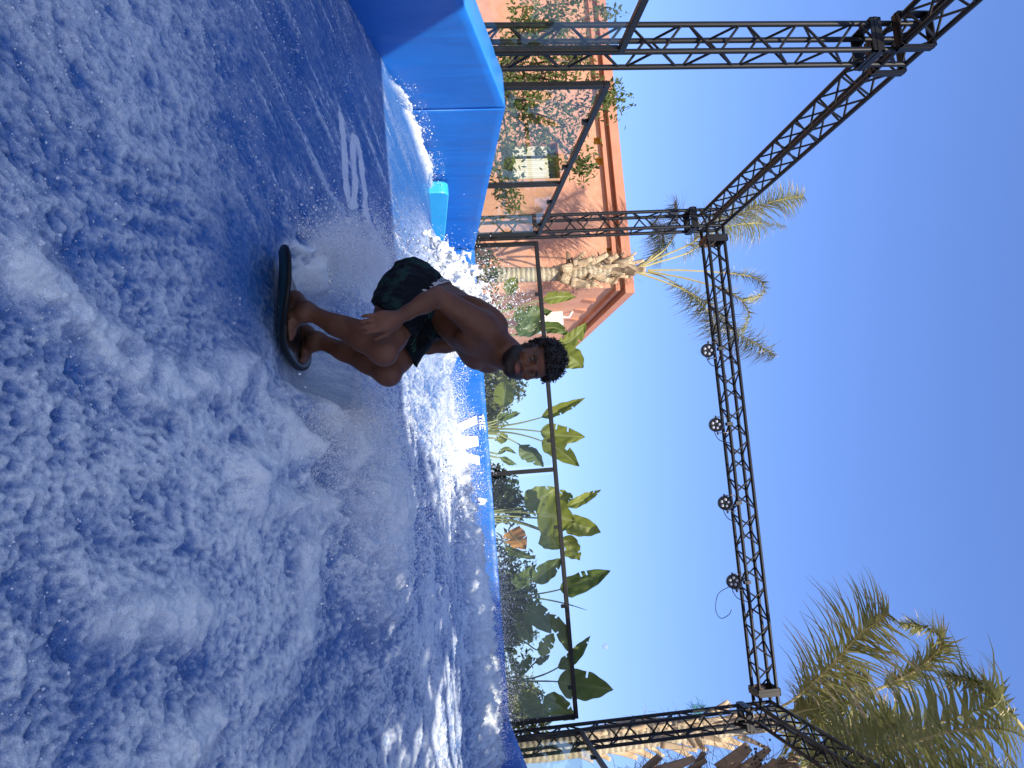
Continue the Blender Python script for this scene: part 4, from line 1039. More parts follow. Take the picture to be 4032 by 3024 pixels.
clump('broad leaved bird of paradise plant with one dried orange leaf, left of the drooping plant', (300,1500), YP, [
    ([(300,1475),(430,1462),(550,1438),(690,1370),(812,1285)], .36, dict(b=2, fold=.2, roll=.2)),
    ([(300,1492),(470,1485),(650,1500),(820,1525),(965,1560)], .52, dict(b=2, fold=.12, roll=.0, dy=-.4)),
    ([(300,1520),(600,1530),(870,1560),(1020,1600),(1172,1648)], .30, dict(b=2, fold=.3, roll=-.2, dy=.2)),
    ([(300,1490),(600,1470),(830,1400),(925,1330)], .26, dict(b=2, fold=.4, roll=.5, dy=.4)),
    ([(300,1490),(620,1470),(890,1440),(1040,1380),(1176,1302)], .18, dict(b=2, fold=.7, roll=.3, dy=.3)),
    ([(305,1540),(480,1570),(690,1640),(760,1700),(835,1790)], .32, dict(b=2, fold=.25, roll=-.3, dy=-.2)),
    ([(305,1540),(560,1580),(850,1700),(930,1780),(1000,1880)], .27, dict(b=2, fold=.4, roll=-.2, dy=.3, torn=6)),
    ([(310,90),(330,150),(380,200),(440,262)], .30, dict(b=1, z=z6, mat=m_dry, fold=.35, roll=.3, torn=4, dy=-.3)),
    ([(260,200),(310,240),(340,270),(500,325)], .12, dict(b=1, z=z6, fold=.5, mat=m_banana_shade)),
], mat=m_banana)
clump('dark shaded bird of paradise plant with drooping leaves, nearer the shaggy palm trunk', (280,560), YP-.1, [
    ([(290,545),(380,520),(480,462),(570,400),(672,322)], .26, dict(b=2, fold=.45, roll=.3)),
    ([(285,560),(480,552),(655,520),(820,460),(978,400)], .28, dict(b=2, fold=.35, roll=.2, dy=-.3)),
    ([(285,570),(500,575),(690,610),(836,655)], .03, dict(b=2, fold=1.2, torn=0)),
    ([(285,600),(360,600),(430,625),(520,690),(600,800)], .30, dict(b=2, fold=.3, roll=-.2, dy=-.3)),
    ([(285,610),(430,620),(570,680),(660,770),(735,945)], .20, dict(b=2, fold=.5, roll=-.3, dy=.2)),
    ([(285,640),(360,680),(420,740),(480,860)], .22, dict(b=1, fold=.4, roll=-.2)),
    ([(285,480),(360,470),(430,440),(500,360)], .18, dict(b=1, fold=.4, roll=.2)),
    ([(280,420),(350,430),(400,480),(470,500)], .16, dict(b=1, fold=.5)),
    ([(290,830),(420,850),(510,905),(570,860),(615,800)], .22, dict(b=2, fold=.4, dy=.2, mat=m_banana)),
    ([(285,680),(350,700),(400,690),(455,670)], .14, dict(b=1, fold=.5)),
], mat=m_banana_shade, stalk=m_stalk_shade, z=z6)
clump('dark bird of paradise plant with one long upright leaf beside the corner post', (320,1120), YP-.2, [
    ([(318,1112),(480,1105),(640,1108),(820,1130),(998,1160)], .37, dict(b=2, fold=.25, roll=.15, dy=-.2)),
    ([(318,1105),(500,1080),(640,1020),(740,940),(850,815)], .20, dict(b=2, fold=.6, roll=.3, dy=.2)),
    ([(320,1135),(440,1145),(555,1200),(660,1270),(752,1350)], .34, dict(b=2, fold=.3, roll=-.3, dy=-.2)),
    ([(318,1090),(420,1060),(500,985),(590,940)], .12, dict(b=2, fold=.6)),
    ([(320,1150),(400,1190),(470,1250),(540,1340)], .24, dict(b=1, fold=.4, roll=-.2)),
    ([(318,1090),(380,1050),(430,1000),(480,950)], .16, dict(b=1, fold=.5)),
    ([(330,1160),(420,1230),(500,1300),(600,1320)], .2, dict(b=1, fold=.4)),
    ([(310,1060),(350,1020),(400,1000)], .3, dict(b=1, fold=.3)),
], mat=m_banana_shade, stalk=m_stalk_shade, z=z6)
clump('bird of paradise plant in front of the building wall, between the palm and the surfer', (330,1500), YP-.3, [
    ([(300,1445),(400,1390),(465,1325),(510,1240),(560,1165)], .20, dict(b=2, fold=.25, roll=.3)),
    ([(400,1490),(600,1430),(800,1375),(960,1345),(1110,1350)], .18, dict(b=2, fold=.4, roll=-.1, dy=.2)),
    ([(380,1560),(520,1545),(700,1520),(890,1480)], .26, dict(b=1, fold=.25, roll=.2, mat=m_banana_shade)),
    ([(400,1600),(540,1640),(690,1650),(800,1580)], .24, dict(b=1, fold=.3, roll=.2, mat=m_banana_shade)),
    ([(420,1480),(470,1450),(500,1420)], .12, dict(b=1, fold=.5, mat=m_banana_shade)),
    ([(440,1700),(600,1690),(760,1650),(930,1640),(1050,1720)], .18, dict(b=2, fold=.5, mat=m_banana_shade)),
    ([(440,1800),(700,1800),(940,1790),(1080,1740),(1210,1590)], .22, dict(b=2, fold=.4, roll=.2)),
    ([(420,1900),(700,1900),(960,1880),(1080,1930),(1180,2010)], .32, dict(b=2, fold=.3, roll=-.1)),
    ([(420,1950),(580,1940),(700,1960),(780,2000)], .24, dict(b=1, fold=.3, roll=-.1)),
], mat=m_banana, z=z4)

# ------------------------------------------------------------------ small-leaved trees and shrubs
def leaf_cloud(rs, centers, n, size, name, mat, parent, elong=2.4):
    """n small pointed leaves spread along twigs or through lobes: centers = [(point, radius)]"""
    V = []; Fc = []
    wts = np.array([r_**2 for _, r_ in centers]); wts /= wts.sum()
    pick = rs.choice(len(centers), n, p=wts)
    C = np.array([centers[i][0] for i in pick]); Rr = np.array([centers[i][1] for i in pick])
    d = rs.normal(size=(n, 3)); d /= np.linalg.norm(d, axis=1)[:, None]
    P = C+d*(Rr*rs.uniform(.25, 1.0, n)**.6)[:, None]
    ax = rs.normal(size=(n, 3)); ax[:, 2] -= .6; ax /= np.linalg.norm(ax, axis=1)[:, None]
    bx = np.cross(ax, rs.normal(size=(n, 3))); bx /= np.linalg.norm(bx, axis=1)[:, None]
    nz_ = np.cross(ax, bx)
    L = size*rs.uniform(.6, 1.3, n)[:, None]; Wd = L/elong
    A = P; B = P+ax*L*.45+bx*Wd*.5+nz_*L*.06; D = P+ax*L*.45-bx*Wd*.5+nz_*L*.06; E_ = P+ax*L
    V = np.stack([A, B, E_, D], 1).reshape(-1, 3); Fq = np.arange(4*n).reshape(n, 4)
    return mesh(name, V, Fq, mat, parent)
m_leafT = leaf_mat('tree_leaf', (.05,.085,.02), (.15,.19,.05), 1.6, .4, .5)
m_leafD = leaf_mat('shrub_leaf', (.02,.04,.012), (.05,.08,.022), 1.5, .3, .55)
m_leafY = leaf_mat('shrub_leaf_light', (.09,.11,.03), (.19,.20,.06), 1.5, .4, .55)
m_twig = mottled('bark', (.10,.08,.055), (.16,.13,.09), 12, .8, .3)
rt = np.random.default_rng(21)
# slender tree in front of the building
YT = 13.6
tr = empty('leafy_tree', (*atY(1900, 330, YT)[:2], 0), 'slender tree with loose drooping small leaves in front of the terracotta building', 'tree')
b = MB(); base = atY(1900, 330, YT); base[2] = 0
limbs = []; cents = []
def limb(pts, r0, dens=1.0, rad=.22):
    C = bez(pts, 8); b.tube(C, list(np.linspace(r0, .006, len(C))), 6)
    for q in C[4:]:
        for _ in range(2): cents.append((q+rt.normal(size=3)*.10, rad*rt.uniform(.6, 1.2)))
trunk_top = atY(1960, 330, YT)
b.tube(bez([base, (base+trunk_top)/2+[.05,0,0], trunk_top], 6), list(np.linspace(.08, .05, 13)), 8)
for px in [[(2000,250),(2120,170),(2200,60)], [(2010,330),(2140,290),(2260,220),(2330,150)], [(2010,380),(2150,400),(2300,420),(2400,440)], [(1990,420),(2090,520),(2130,600)], [(1980,450),(2000,560),(2010,640)],
           [(2050,300),(2250,330),(2380,360),(2440,380)], [(2000,200),(2050,90),(2060,10)], [(2080,140),(2200,120),(2320,60),(2430,40)], [(2080,260),(2200,240),(2280,250)], [(1940,500),(1960,680),(1990,760),(2020,820)], [(2100,60),(2220,10),(2300,-60)],[(2050,420),(2180,470),(2260,500)], [(2200,560),(2290,640),(2310,660)], [(2150,100),(2230,180),(2350,300)]]:
    limb([trunk_top]+[atY(x_, y_, YT+rt.uniform(-.8, .8)) for x_, y_ in px], .035)
b.build('trunk', m_twig, tr, True)
leaf_cloud(rt, cents, 6500, .115, 'crown', m_leafT, tr, 2.5)
# shrubs behind the wall
def shrub(label, spots, Y, n, mat, size=.10, name='shrub', lob=.35):
    c0 = atY(*spots[0][:2], Y); t = empty(name, (c0[0], Y, 0), label, 'shrub', 'shrubs behind the back wall')
    cs = []; b = MB()
    for x_, y_, r_ in spots:
        q = atY(x_, y_, Y); b.tube(bez([np.array([c0[0], Y, 0]), (np.array([c0[0], Y, 0])+q)/2+rt.normal(size=3)*.08, q], 5), list(np.linspace(.03, .006, 11)), 5)
        for _ in range(5): cs.append((q+rt.normal(size=3)*r_*.45, r_*.6))
        cs.append((q, r_))
    b.build('stems', m_twig, t, True); leaf_cloud(rt, cs, n, size, 'foliage', mat, t, 2.2); return t
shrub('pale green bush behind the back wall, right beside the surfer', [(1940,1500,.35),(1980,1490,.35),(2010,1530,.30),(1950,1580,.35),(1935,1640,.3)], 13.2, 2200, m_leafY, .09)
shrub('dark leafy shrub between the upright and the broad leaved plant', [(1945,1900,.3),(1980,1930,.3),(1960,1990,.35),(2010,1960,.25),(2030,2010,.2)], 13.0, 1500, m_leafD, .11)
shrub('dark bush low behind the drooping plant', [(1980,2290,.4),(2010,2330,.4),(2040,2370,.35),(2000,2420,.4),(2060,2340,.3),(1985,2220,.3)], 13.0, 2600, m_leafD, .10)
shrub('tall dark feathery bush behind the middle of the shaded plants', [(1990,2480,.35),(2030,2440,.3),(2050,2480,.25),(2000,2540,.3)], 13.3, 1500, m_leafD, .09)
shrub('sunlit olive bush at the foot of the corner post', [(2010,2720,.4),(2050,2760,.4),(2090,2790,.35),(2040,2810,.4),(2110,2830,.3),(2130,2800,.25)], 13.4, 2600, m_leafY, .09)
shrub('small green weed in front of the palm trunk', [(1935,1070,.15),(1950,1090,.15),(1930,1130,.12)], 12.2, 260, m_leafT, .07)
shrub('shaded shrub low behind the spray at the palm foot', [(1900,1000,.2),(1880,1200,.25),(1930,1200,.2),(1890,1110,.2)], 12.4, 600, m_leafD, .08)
# ------------------------------------------------------------------ palms
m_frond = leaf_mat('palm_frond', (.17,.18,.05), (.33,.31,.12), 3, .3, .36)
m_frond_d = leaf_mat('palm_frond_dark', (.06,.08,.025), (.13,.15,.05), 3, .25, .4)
m_straw = mottled('straw_tip', (.42,.34,.19), (.55,.45,.27), 8, .7, 0)
m_rachis = mottled('palm_rachis', (.36,.31,.11), (.48,.40,.17), 6, .5, .1)
m_ptrunk, nt, p = new_mat('palm_trunk'); v = obj_vec(nt)
wv = nt.nodes.new('ShaderNodeTexWave'); wv.bands_direction = 'Z'; wv.inputs['Scale'].default_value = 3.2; wv.inputs['Distortion'].default_value = 4.0; wv.inputs['Detail'].default_value = 3.0; nt.links.new(v, wv.inputs['Vector'])
_c = mixc(nt, ramp(nt, tex_noise(nt, 5, 5, .65, v), [(.3, 0.), (.7, 1.)]), (.34,.27,.17), (.50,.42,.28)); _c = mixc(nt, ramp(nt, wv.outputs['Fac'], [(.0, .55), (.25, 0.)]), _c, (.16,.12,.08))
nt.links.new(_c, p.inputs['Base Color']); p.inputs['Roughness'].default_value = .9; bump(nt, p, math_n(nt, 'ADD', wv.outputs['Fac'], tex_noise(nt, 25, 4, .6, v)), .5, .03)
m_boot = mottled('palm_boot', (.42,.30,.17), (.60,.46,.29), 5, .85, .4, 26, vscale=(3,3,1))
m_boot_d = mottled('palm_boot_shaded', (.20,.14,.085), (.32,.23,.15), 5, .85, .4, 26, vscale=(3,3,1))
m_fibre = mottled('palm_fibre', (.13,.085,.045), (.24,.16,.09), 12, .9, .3)
m_net = mottled('green_netting', (.01,.19,.09), (.02,.25,.13), 9, .6, 0)

def frond(parent, pts, nl=90, ll=.55, spread=.9, droop=.5, mat=None, seed=0, r0=.022, start=.22, wid=.016, both=(1,-1), dry=.25):
    rs = random.Random(seed); C = bez(pts, 14); n = len(C)
    seg = np.concatenate([[0], np.cumsum(np.linalg.norm(np.diff(C, axis=0), axis=1))]); L = seg[-1]
    T = np.gradient(C, axis=0); T /= np.linalg.norm(T, axis=1)[:, None]
    me = MB(); me.tube(C[::2] if n % 2 else list(C[::2])+[C[-1]], list(np.linspace(r0, .004, len(C[::2]) if n % 2 else len(C[::2])+1)), 6); me.m = [1]*len(me.m)
    V = []; Fc = []; mi = []; b0 = len(me.v)
    for i in range(nl):
        t = start+(1-start)*((i+.5)/nl)**.92
        s_ = t*L; c = np.array([np.interp(s_, seg, C[:, k]) for k in range(3)]); tt = unit([np.interp(s_, seg, T[:, k]) for k in range(3)])
        sd = unit(np.cross(tt, [0,0,1.0])+1e-6); up = np.cross(sd, tt)
        prof = (.45+.55*math.sin(math.pi*min(1, (t-start)/(1-start)*.9+.12)))*(1 if t < .93 else .7)
        for q in both:
            l_ = ll*prof*rs.uniform(.75, 1.15); el = rs.uniform(-.35, .55)
            d = unit(sd*q*spread+tt*rs.uniform(.35, .75)+up*el+np.array([rs.gauss(0,.10), rs.gauss(0,.10), rs.gauss(0,.10)]))
            wv_ = unit(np.cross(d, up+sd*.3)); k = 4; base = len(V)+b0; g = droop*rs.uniform(.5, 1.4); pp = c.copy(); dd = d.copy()
            for j in range(k+1):
                w_ = wid*(1-.92*(j/k)**1.5)*.5
                V += [pp+wv_*w_, pp-wv_*w_]
                dd = unit(dd+np.array([0,0,-1.0])*g/k*(1+j*.5)); pp = pp+dd*(l_/k)
            tip = 2 if rs.random() < dry else 0
            for j in range(k):
                Fc.append((base+2*j, base+2*j+1, base+2*j+3, base+2*j+2)); mi.append(tip if j >= k-2 else 0)
    me.v += [tuple(map(float, q)) for q in V]; me.f += Fc; me.m += mi
    return me.build('frond', [mat or m_frond, m_rachis, m_straw], parent, False)
def zz7(a, b): return (2300+a/2.0733, 700+b/2.0733)
def zz8(a, b): return (2400+a/1.3554, 2000+b/1.3554)
def F3(z, pts, Y0, Y1): n = len(pts); return [atY(*z(*q), Y0+(Y1-Y0)*i/(n-1)) for i, q in enumerate(pts)]
def boot(parent, p0, p1, w, mat, up=None, curl=0.0):
    """a cut leaf base: a tapering trough-shaped stub"""
    p0 = np.asarray(p0, float); p1 = np.asarray(p1, float); d = unit(p1-p0); s_ = unit(np.cross(d, -FW)); n_ = np.cross(s_, d); V = []; k = 6; m_ = 5
    for i in range(k+1):
        t = i/k; c = p0+(p1-p0)*t+n_*(curl*math.sin(math.pi*t)); ww = w*(1.0-.55*t)
        for j in range(m_+1):
            a = (j/m_-.5)*2.0; V.append(c+s_*(ww*.5*math.sin(a)/math.sin(1))+n_*(ww*.35*(math.cos(a)-.54)))
    Fc = [(i*(m_+1)+j, i*(m_+1)+j+1, (i+1)*(m_+1)+j+1, (i+1)*(m_+1)+j) for i in range(k) for j in range(m_)]
    o = mesh('leaf_base', V, Fc, mat, parent, True); sm = o.modifiers.new('t', 'SOLIDIFY'); sm.thickness = w*.12; return o
def fibres(parent, C, rad, n, mat, ln=(.08,.35), seed=0, name='fibre'):
    rs = random.Random(seed); b = MB()
    for _ in range(n):
        i = rs.randrange(len(C)); c = np.asarray(C[i], float); d = unit([rs.gauss(0,1), rs.gauss(0,1), rs.gauss(0,.4)]); l_ = rs.uniform(*ln)
        p0 = c+d*rad*rs.uniform(.8, 1.1); dv = unit(d+np.array([rs.gauss(0,.5), rs.gauss(0,.5), rs.gauss(.1,.7)])); q = unit(dv+np.array([rs.gauss(0,.6), rs.gauss(0,.6), -rs.random()]))
        b.tube([p0, p0+dv*l_*.5, p0+dv*l_*.5+q*l_*.5], [.004,.003,.0015], 3, False)
    return b.build(name, mat, parent)
# palm beside the building
YQ = 14.4
pt = [atY(1870,1085,YQ), atY(2050,1082,YQ), atY(2200,1078,YQ), atY(2330,1068,YQ), atY(2480,1056,YQ)]
pal = empty('palm_tree', (pt[0][0], YQ, 0), 'palm tree with a pale ringed trunk in front of the terracotta building', 'palm tree', 'palm trees')
b = MB(); C = bez([np.array([pt[0][0], YQ, 0])]+pt, 10); rr = [.145]*20+list(np.linspace(.145, .13, 11))+list(np.linspace(.13, .19, 8))+list(np.linspace(.19, .07, 12)); b.tube(C, rr[:len(C)], 18); b.build('trunk', m_ptrunk, pal, True)
rs = random.Random(9)
for k in range(34):                                     # the ragged collar of cut leaf bases
    t = k/33; c = atY(2190+t*300, 1078-t*24, YQ); a = k*2.4; d = np.array([math.cos(a), -abs(math.sin(a))*.9+.1, 0]); rad = .13+.10*math.sin(math.pi*min(1, t*1.15))
    p0 = c+d*rad*.6-np.array([0,0,.10]); p1 = c+d*(rad*1.25+rs.uniform(-.03,.14))+np.array([rs.gauss(0,.05),0,rs.uniform(.02,.36)])
    boot(pal, p0, p1, rs.uniform(.08,.24), m_boot if rs.random() < .7 else m_boot_d, None, rs.uniform(-.06,.03))
for a, c in [((2215,1062),(2330,1018)), ((2212,1092),(2320,1128)), ((2260,1040),(2340,1022)), ((2250,1110),(2345,1120))]:
    boot(pal, atY(*a, YQ-.2), atY(*c, YQ-.35), .20, m_boot, None, -.09)
for k in range(12):
    t = rs.random(); c = atY(2230+t*220, 1075-t*20, YQ); d = np.array([rs.choice((-1,1))*rs.uniform(.15,.30), -.1, 0])
    boot(pal, c+d*.5, c+d*1.3+np.array([0,0,rs.uniform(-.25,.05)]), rs.uniform(.05,.1), m_fibre, None, .04)
if True:
    pass
fibres(pal, [atY(2190+t*300, 1078-t*24, YQ) for t in np.linspace(0, 1, 12)], .25, 340, m_fibre, (.08,.34), 3)
FR = [([(420,740),(640,640),(900,520),(1000,380),(1300,280),(1560,190),(1790,150)], -1.0, dict(nl=150, ll=.72, droop=.4)),
      ([(420,745),(600,690),(870,600),(1100,420),(1400,370),(1640,400)], .3, dict(nl=140, ll=.75, droop=.7)),
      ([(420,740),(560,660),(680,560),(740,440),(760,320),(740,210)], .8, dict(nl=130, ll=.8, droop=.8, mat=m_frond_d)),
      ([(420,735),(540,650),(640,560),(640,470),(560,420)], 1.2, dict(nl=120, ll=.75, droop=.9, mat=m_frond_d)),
      ([(520,755),(800,755),(1200,780),(1400,820),(1470,900),(1430,970),(1300,1000)], -.6, dict(nl=100, ll=.26, droop=.3, spread=.5, start=.5)),
      ([(520,765),(820,820),(1100,900),(1260,980),(1340,1090),(1330,1190),(1290,1260)], -1.2, dict(nl=90, ll=.30, droop=.4, spread=.5, start=.45)),
      ([(430,775),(600,830),(800,910),(1000,1020),(1120,1130),(1230,1260),(1380,1340),(1560,1450)], -.4, dict(nl=170, ll=.85, droop=.95)),
      ([(430,770),(620,800),(860,940),(1010,1090),(1080,1230),(1120,1330)], .8, dict(nl=100, ll=.62, droop=.9, mat=m_frond_d))]
for i, (pp, dy, kw) in enumerate(FR): frond(pal, F3(zz7, pp, YQ, YQ+dy), seed=i, start=kw.pop('start', .30), **kw)
# tall palm behind the corner post
YK = 12.6
pt = [atY(1990,2960,YK), atY(2150,2945,YK), atY(2350,2915,YK), atY(2550,2885,YK), atY(2800,2868,YK), atY(3080,2850,YK)]
pa2 = empty('palm_tree', (pt[0][0], YK, 0), 'tall palm with a shaggy sunlit trunk behind the corner truss post', 'palm tree', 'palm trees')
C = bez([np.array([pt[0][0]+.05, YK, 0])]+pt, 10); b = MB(); b.tube(C, [.20]*20+list(np.linspace(.2,.22,20))+list(np.linspace(.22,.10,21)), 18); b.build('trunk', m_ptrunk, pa2, True)
for k in range(30):
    t = k/29; c = atY(2250+t*700, 2925-t*70, YK); a = k*2.1; d = np.array([math.cos(a), -abs(math.sin(a))*.8, 0]); rad = .20
    p0 = c+d*rad*.7; p1 = c+d*(rad*1.1+rs.uniform(.04,.20))+np.array([0,0,rs.uniform(.25,.55)])
    boot(pa2, p0, p1, rs.uniform(.10,.18), m_boot, None, -.03)
for a, c in [((2800,2810),(2868,2760)), ((2840,2800),(2880,2772)), ((2700,2880),(2745,2950)), ((2760,2890),(2850,2920)), ((2740,2905),(2775,2955)), ((2600,2930),(2745,2955))]:
    boot(pa2, atY(*a, YK-.3), atY(*c, YK-.5), .13, m_boot)
fibres(pa2, [atY(2500+t*450, 2900-t*45, YK) for t in np.linspace(0, 1, 12)], .24, 220, m_fibre, (.08,.30), 4)
fibres(pa2, [atY(2735, 2798, YK-.1), atY(2760, 2795, YK-.1)], .05, 90, m_net, (.06,.2), 6, 'green_netting')
YF = 12.2
FR2 = [([(860,1090),(1000,1010),(1200,830),(1330,680),(1430,610),(1490,560)], YF, -1.2, dict(nl=80, ll=1.15, droop=.3, spread=1.0)),
       ([(900,1090),(1200,1060),(1400,980),(1600,890),(1730,790),(1770,710),(1700,640),(1560,620)], YF, -1.5, dict(nl=150, ll=.42, droop=.15, spread=.45, start=.42, r0=.03)),
       ([(900,1120),(1080,1060),(1200,980),(1300,930),(1380,900)], YF, -.5, dict(nl=70, ll=.85, droop=.8)),
       ([(900,1150),(1100,1150),(1400,1160),(1600,1200),(1750,1260)], YF, -1.0, dict(nl=85, ll=.80, droop=.6)),
       ([(900,1130),(1050,1080),(1180,1060),(1260,1040)], YF, -.6, dict(nl=55, ll=.7, droop=1.1)),
       ([(880,1180),(980,1230),(1050,1320),(1080,1400)], YF, -.4, dict(nl=55, ll=.8, droop=.9)),
       ([(860,1120),(960,1150),(1020,1200),(1040,1260)], YF, .8, dict(nl=45, ll=.8, droop=1.0))]
for i, (pp, y0, dy, kw) in enumerate(FR2): frond(pa2, F3(zz8, pp, y0, y0+dy), seed=40+i, wid=.030, start=kw.pop('start', .22), **kw)
# nearer palm at the corner of the pool, mostly out of the picture
YM = 9.6
pt = [atY(2300,3210,YM), atY(2700,3130,YM), atY(2980,3100,YM), atY(3150,3090,YM)]
pa3 = empty('palm_tree', (pt[0][0], YM, 0), 'nearer palm with dark cut leaf bases, trunk below the long drooping fronds', 'palm tree', 'palm trees')
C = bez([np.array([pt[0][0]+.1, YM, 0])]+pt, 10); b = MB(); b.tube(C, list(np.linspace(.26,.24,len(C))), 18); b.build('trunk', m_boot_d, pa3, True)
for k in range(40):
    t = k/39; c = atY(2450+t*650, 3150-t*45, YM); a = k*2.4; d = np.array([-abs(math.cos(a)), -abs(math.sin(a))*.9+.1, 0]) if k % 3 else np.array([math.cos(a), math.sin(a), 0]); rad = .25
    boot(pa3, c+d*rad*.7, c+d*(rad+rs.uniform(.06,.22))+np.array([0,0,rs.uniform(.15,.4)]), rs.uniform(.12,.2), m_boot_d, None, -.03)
for a, c in [((2600,3040),(2735,2985)), ((2830,3030),(2945,2930)), ((2870,3020),(2955,2945)), ((2920,3040),(3030,2945)), ((3000,3060),(3055,2990))]:
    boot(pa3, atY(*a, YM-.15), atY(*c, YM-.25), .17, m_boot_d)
fibres(pa3, [atY(2450+t*600, 3130-t*45, YM) for t in np.linspace(0, 1, 12)], .3, 420, m_fibre, (.12,.45), 5)
FR3 = [([(1000,1480),(1250,1330),(1600,1200),(1900,1100),(2080,1040),(2100,990)], 9.4, -1.6, dict(nl=52, ll=.95, droop=.75)),
       ([(1000,1500),(1400,1330),(1800,1200),(2080,1180),(2250,1240)], 9.3, -2.0, dict(nl=52, ll=.90, droop=.8)),
       ([(1000,1460),(1150,1300),(1300,1200),(1450,1150),(1560,1160)], 9.6, -.6, dict(nl=60, ll=.7, droop=.9)),
       ([(2300,1300),(2170,1130),(2080,1060),(2000,960),(1900,910),(1800,905)], 8.6, -.4, dict(nl=110, ll=.34, droop=.1, spread=.4, start=.30)),
              ([(1000,1560),(1400,1560),(1900,1500),(2300,1520)], 9.0, -3.0, dict(nl=150, ll=.85, droop=.8)),
       ([(1000,1600),(1300,1700),(1700,1800),(2100,2000)], 9.0, -3.4, dict(nl=140, ll=.9, droop=.7)),
       ([(1000,1560),(1200,1700),(1400,1900)], 9.0, -3.0, dict(nl=120, ll=.9, droop=.7)),
       ([(1000,1600),(1300,1900),(1500,2300)], 9.4, -1.0, dict(nl=120, ll=.9, droop=.7))]
for i, e in enumerate([(3.7,5.4,6.0),(4.5,4.9,6.2),(3.2,6.3,5.6),(5.4,5.4,6.0),(4.1,6.6,5.3)]):      # fronds arching over the pool, above the frame
    a_ = pt[-1]; e = np.array(e); frond(pa3, [a_, a_*.66+e*.34+[0,0,.75], a_*.3+e*.7+[0,0,.7], e], seed=120+i, nl=90, ll=.8, droop=.7, wid=.03, start=.12)
for i, (pp, y0, dy, kw) in enumerate(FR3): frond(pa3, F3(zz8, pp, y0, y0+dy), seed=80+i, wid=.034, start=kw.pop('start', .15), **kw)
# a bunch of dark fruit among the leaf bases
c0 = atY(2985, 2975, YM-.35); m_fr = mottled('dark_fruit', (.012,.016,.01), (.02,.025,.014), 9, .4, 0)
for k in range(26):
    q = c0+np.array([rs.gauss(0,.07), rs.gauss(0,.05), rs.gauss(0,.08)]); b = MB(); b.tube([q-[0,0,.012], q-[0,0,.006], q+[0,0,.006], q+[0,0,.012]], [.004,.014,.014,.004], 6); b.build('fruit', m_fr, pa3, True)

# the moon, pale in the daylight
mq = ray(2383, 2545)*4200; b_ = bmesh.new(); bmesh.ops.create_uvsphere(b_, u_segments=32, v_segments=20, radius=4200*11.5/F_PX); me = bpy.data.meshes.new('moon'); b_.to_mesh(me); b_.free()
mm = bpy.data.materials.new('moon_rock'); mm.use_nodes = True; nt = mm.node_tree; nt.nodes.clear(); o_ = nt.nodes.new('ShaderNodeOutputMaterial'); t_ = nt.nodes.new('ShaderNodeBsdfTransparent'); d_ = nt.nodes.new('ShaderNodeBsdfDiffuse'); d_.inputs[0].default_value = (.5,.5,.5,1); ad = nt.nodes.new('ShaderNodeAddShader')
mx = nt.nodes.new('ShaderNodeMixShader'); v = obj_vec(nt); nt.links.new(ramp(nt, tex_noise(nt, .02, 3, .5, v), [(.3, .12), (.7, .30)]), mx.inputs[0]); nt.links.new(t_.outputs[0], mx.inputs[1]); nt.links.new(d_.outputs[0], mx.inputs[2]); nt.links.new(mx.outputs[0], o_.inputs[0])
mo = link('moon', me, mm, None, True); mo.location = Vector(mq)+Vector((0,0,CAM_Z)); tag(mo, 'faint pale moon low in the blue sky', 'moon')
# ------------------------------------------------------------------ spray: thousands of drops thrown off the board and the white water
rs = np.random.default_rng(77)
def water_z(X, Y): return wave_fields(np.asarray(X, np.float32), np.asarray(Y, np.float32))[0]
def drops(name, P, r, mat, label):
    P = np.asarray(P); keep = np.hypot(P[:, 0]-bc[0], P[:, 1]-bc[1]) > .45; P = P[keep]; r = np.asarray(r)[keep]; n = len(P); r = r[:, None, None]      # none among the feet
    o = np.array([(1,0,0),(-1,0,0),(0,1,0),(0,-1,0),(0,0,1),(0,0,-1)], float)
    st = rs.uniform(.7, 1.35, (n, 1, 3)); q = rs.normal(size=(n, 3)); q /= np.linalg.norm(q, axis=1)[:, None]
    a = np.cross(q, rs.normal(size=(n, 3))); a /= np.linalg.norm(a, axis=1)[:, None]; b = np.cross(q, a)
    Rm = np.stack([q, a, b], 1)                                        # random turn of each drop
    V = (P[:, None, :]+np.einsum('kj,njl->nkl', o, Rm)*st*r).reshape(-1, 3)
    f = np.array([(0,2,4),(2,1,4),(1,3,4),(3,0,4),(2,0,5),(1,2,5),(3,1,5),(0,3,5)])
    Fq = (np.arange(n)[:, None, None]*6+f[None]).reshape(-1, 3)
    ob = mesh(name, V, Fq, mat, None, True); return tag(ob, label, 'spray', kind='stuff')
m_drop, nt, p = new_mat('water_drops'); p.inputs['Base Color'].default_value = (.82,.82,.82,1); p.inputs['Roughness'].default_value = .12; p.inputs['IOR'].default_value = 1.33
def lognorm(n, m, s, lo, hi): return np.clip(np.exp(rs.normal(math.log(m), s, n)), lo, hi)
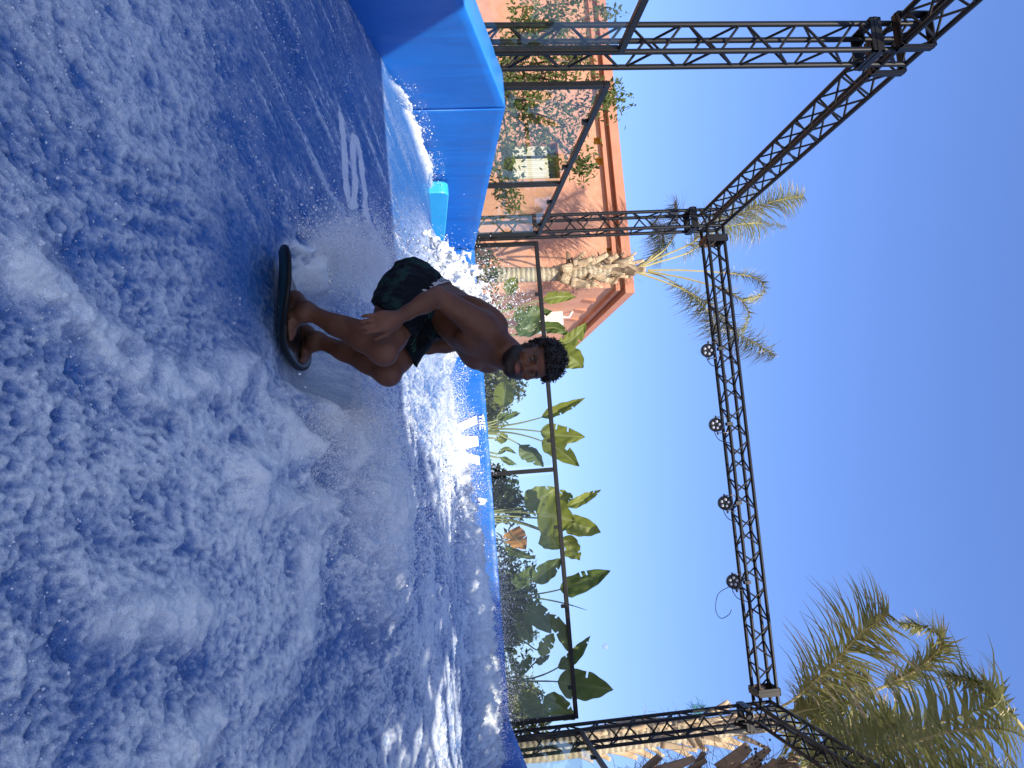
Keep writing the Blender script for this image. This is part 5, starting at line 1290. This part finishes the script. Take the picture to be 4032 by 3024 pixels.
# thrown to the left of and behind the board
def along(pts, n, wd, up, pw=1.6):
    pts = np.array(pts); t = rs.uniform(0, len(pts)-1, n)**1.0; i = np.minimum(t.astype(int), len(pts)-2); fr = (t-i)[:, None]
    q = pts[i]*(1-fr)+pts[i+1]*fr; q = q+rs.normal(size=(n, 2))*(wd[0]+(wd[1]-wd[0])*(t/(len(pts)-1)))[:, None]
    z = water_z(q[:, 0], q[:, 1]); h = (up[0]+(up[1]-up[0])*(t/(len(pts)-1)))*rs.uniform(0, 1, n)**pw
    return np.column_stack([q, z+h])
PA = along(WAKE_L, 22000, (.06,.13), (.08,.30), 2.4)
PA2 = along([WAKE_L[1], WAKE_L[2], WAKE_L[3], (-1.45, 6.2), (-1.6, 6.7)], 14000, (.12,.24), (.10,.55), 1.6)
drops('spray', np.concatenate([PA, PA2]), np.concatenate([lognorm(22000,.0016,.5,.0008,.006), lognorm(14000,.0026,.5,.001,.009)]), m_drop, 'white spray thrown up behind the board and the surfer\'s back')
PB = along(WAKE_R, 20000, (.08,.36), (.10,.36), 2.3)
PB2 = along([WAKE_R[1], WAKE_R[3], (.2, 6.6), (.0, 7.8)], 8000, (.3,.5), (.15,.45), 1.7)
drops('spray', np.concatenate([PB, PB2]), np.concatenate([lognorm(20000,.0017,.5,.0008,.006), lognorm(8000,.0026,.5,.001,.008)]), m_drop, 'spray and foam spilling off the board to the right')
n = 36000; X = rs.uniform(-1.3, 2.8, n); Y = 8.35+rs.normal(size=n)*.33; Z = water_z(X, Y)+rs.uniform(0, 1, n)**2.4*(.10+.32*np.clip(noise3(X*1.8, 2., 3.)+.35, 0, 1))
n2 = 14000; X2 = rs.uniform(-.9, 2.8, n2); Y2_ = 8.5+rs.normal(size=n2)*.25; Z2 = water_z(X2, Y2_)+np.abs(rs.normal(size=n2))*(.05+.16*np.clip(noise3(X2*1.3, 7., 3.)+.4, 0, 1))
X = np.concatenate([X, X2]); Y = np.concatenate([Y, Y2_]); Z = np.concatenate([Z, Z2]); n += n2
drops('spray', np.column_stack([X, Y, Z]), lognorm(n,.0021,.5,.001,.007), m_drop, 'ragged spray along the top of the white water before the back wall')
n = 1000; X = WL+np.abs(rs.normal(size=n))*.05+.03; Y = rs.uniform(5.4, 8.6, n); k = noise3(Y*1.6, 4., 2.) > -.1; X = X[k]; Y = Y[k]; Z = water_z(X, Y)+rs.uniform(0, 1, len(X))**3*.14
drops('spray', np.column_stack([X, Y, Z]), lognorm(len(X),.0026,.5,.001,.008), m_drop, 'foam and drops along the foot of the side wall')
# bubbles riding on the near water
n = 9000; Y = 1.5+rs.uniform(0, 1, n)**1.2*3.2; X = Y*(-.72+1.22*rs.uniform(0, 1, n)**1.5); k = noise3(X*1.6, Y*1.6, 12.) > -.05; X = X[k]; Y = Y[k]; Z = water_z(X, Y)+.001
m_bub, nt, p = new_mat('bubbles'); p.inputs['Base Color'].default_value = (.6,.64,.7,1); p.inputs['Roughness'].default_value = .06; p.inputs['IOR'].default_value = 1.33
drops('bubbles', np.column_stack([X, Y, Z]), lognorm(len(X),.0022,.5,.0009,.006), m_bub, 'small bubbles and drops on the near water')
# lacy splash bodies: torn sheets of white water
def splash(name, lo, hi, h, dens, label):
    lo = np.array(lo, float); n = np.ceil((np.array(hi)-lo)/h).astype(int)+1
    g = np.meshgrid(*[lo[k]+np.arange(n[k])*h for k in range(3)], indexing='ij')
    Fd = dens(*g).astype(np.float32); Fd[0] = Fd[-1] = 1; Fd[:, 0] = Fd[:, -1] = 1; Fd[:, :, 0] = Fd[:, :, -1] = 1
    V, Q = surface_nets(Fd, lo, h); ob = mesh(name, V, Q, m_splash, None, True); sm = ob.modifiers.new('s', 'SMOOTH'); sm.factor = .4; sm.iterations = 1
    return tag(ob, label, 'splash', kind='stuff')
m_splash, nt, p = new_mat('splash_foam'); v = obj_vec(nt); p.inputs['Roughness'].default_value = .25; p.inputs['IOR'].default_value = 1.33
nt.links.new(mixc(nt, ramp(nt, tex_noise(nt, 40, 5, .7, v), [(.35, 0.), (.65, 1.)]), (.55,.61,.70), (.84,.84,.83)), p.inputs['Base Color']); bump(nt, p, tex_noise(nt, 90, 4, .7, v), .5, .01)
def d_back(x, y, z):
    zz = z-CAM_Z; top = .66-.55*((x+1.55)/.62)**2-.5*((y-6.5)/.8)**2
    e = (zz-top)*.5+.10
    return e+.20*(np.abs(noise3(x*6, y*6, z*6))*1.6-.5)+.10*noise3(x*15, y*15, z*15)+.06*noise3(x*34, y*34, z*34)
splash('splash', (-2.35,5.7,CAM_Z+.05), (-.8,7.3,CAM_Z+.85), .017, d_back, 'tall torn splash of white water behind the surfer\'s back')
sail([(-6.5,-6,CZ+.1),(2.6,-6,CZ+.1),(2.6,.62,CZ),(-6.5,.62,CZ)], 'wide beige canvas sail shading the near side of the pool')
sail([(2.4,-6,CZ-.1),(9,-6,CZ-.1),(9,-.9,CZ-.1),(2.4,-.15,CZ-.1)], 'beige canvas sail shading the near corner of the pool')
# added tree, never in view: its crown is shaped to dapple the wave
st = empty('added_shade_tree', (6.2, 2.0, 0), 'added leafy tree out of view, casting dappled shade on the wave', 'tree')
b = MB(); b.tube(bez([(6.2,2,0),(6.1,2.0,2.2),(5.6,2.0,4.4),(4.8,2.0,5.8)], 6), list(np.linspace(.22,.06,19)), 10)
cen = []
while len(cen) < 46:
    q = np.array([1.6+6.4*rng.random(), -.5+7.0*rng.random(), CZ+.15+1.4*rng.random()])
    if q[0] < 2.6 and not 3.0 < q[1] < 4.1: continue          # stays clear of the picture
    if q[1] > 4.1 and q[0] < 3.5+.45*(q[1]-4.1): continue
    cen.append((q, rng.uniform(.40, .70)))
    b.tube(bez([(5.2,2.0,5.6), np.array([5.2,2.0,5.6])*.5+q*.5+[0,0,.2], q], 4), list(np.linspace(.06,.01,9)), 5)
b.build('trunk', m_twig, st, True); leaf_cloud(np.random.default_rng(5), cen, 6200, .30, 'crown', m_leafT, st, 1.8)
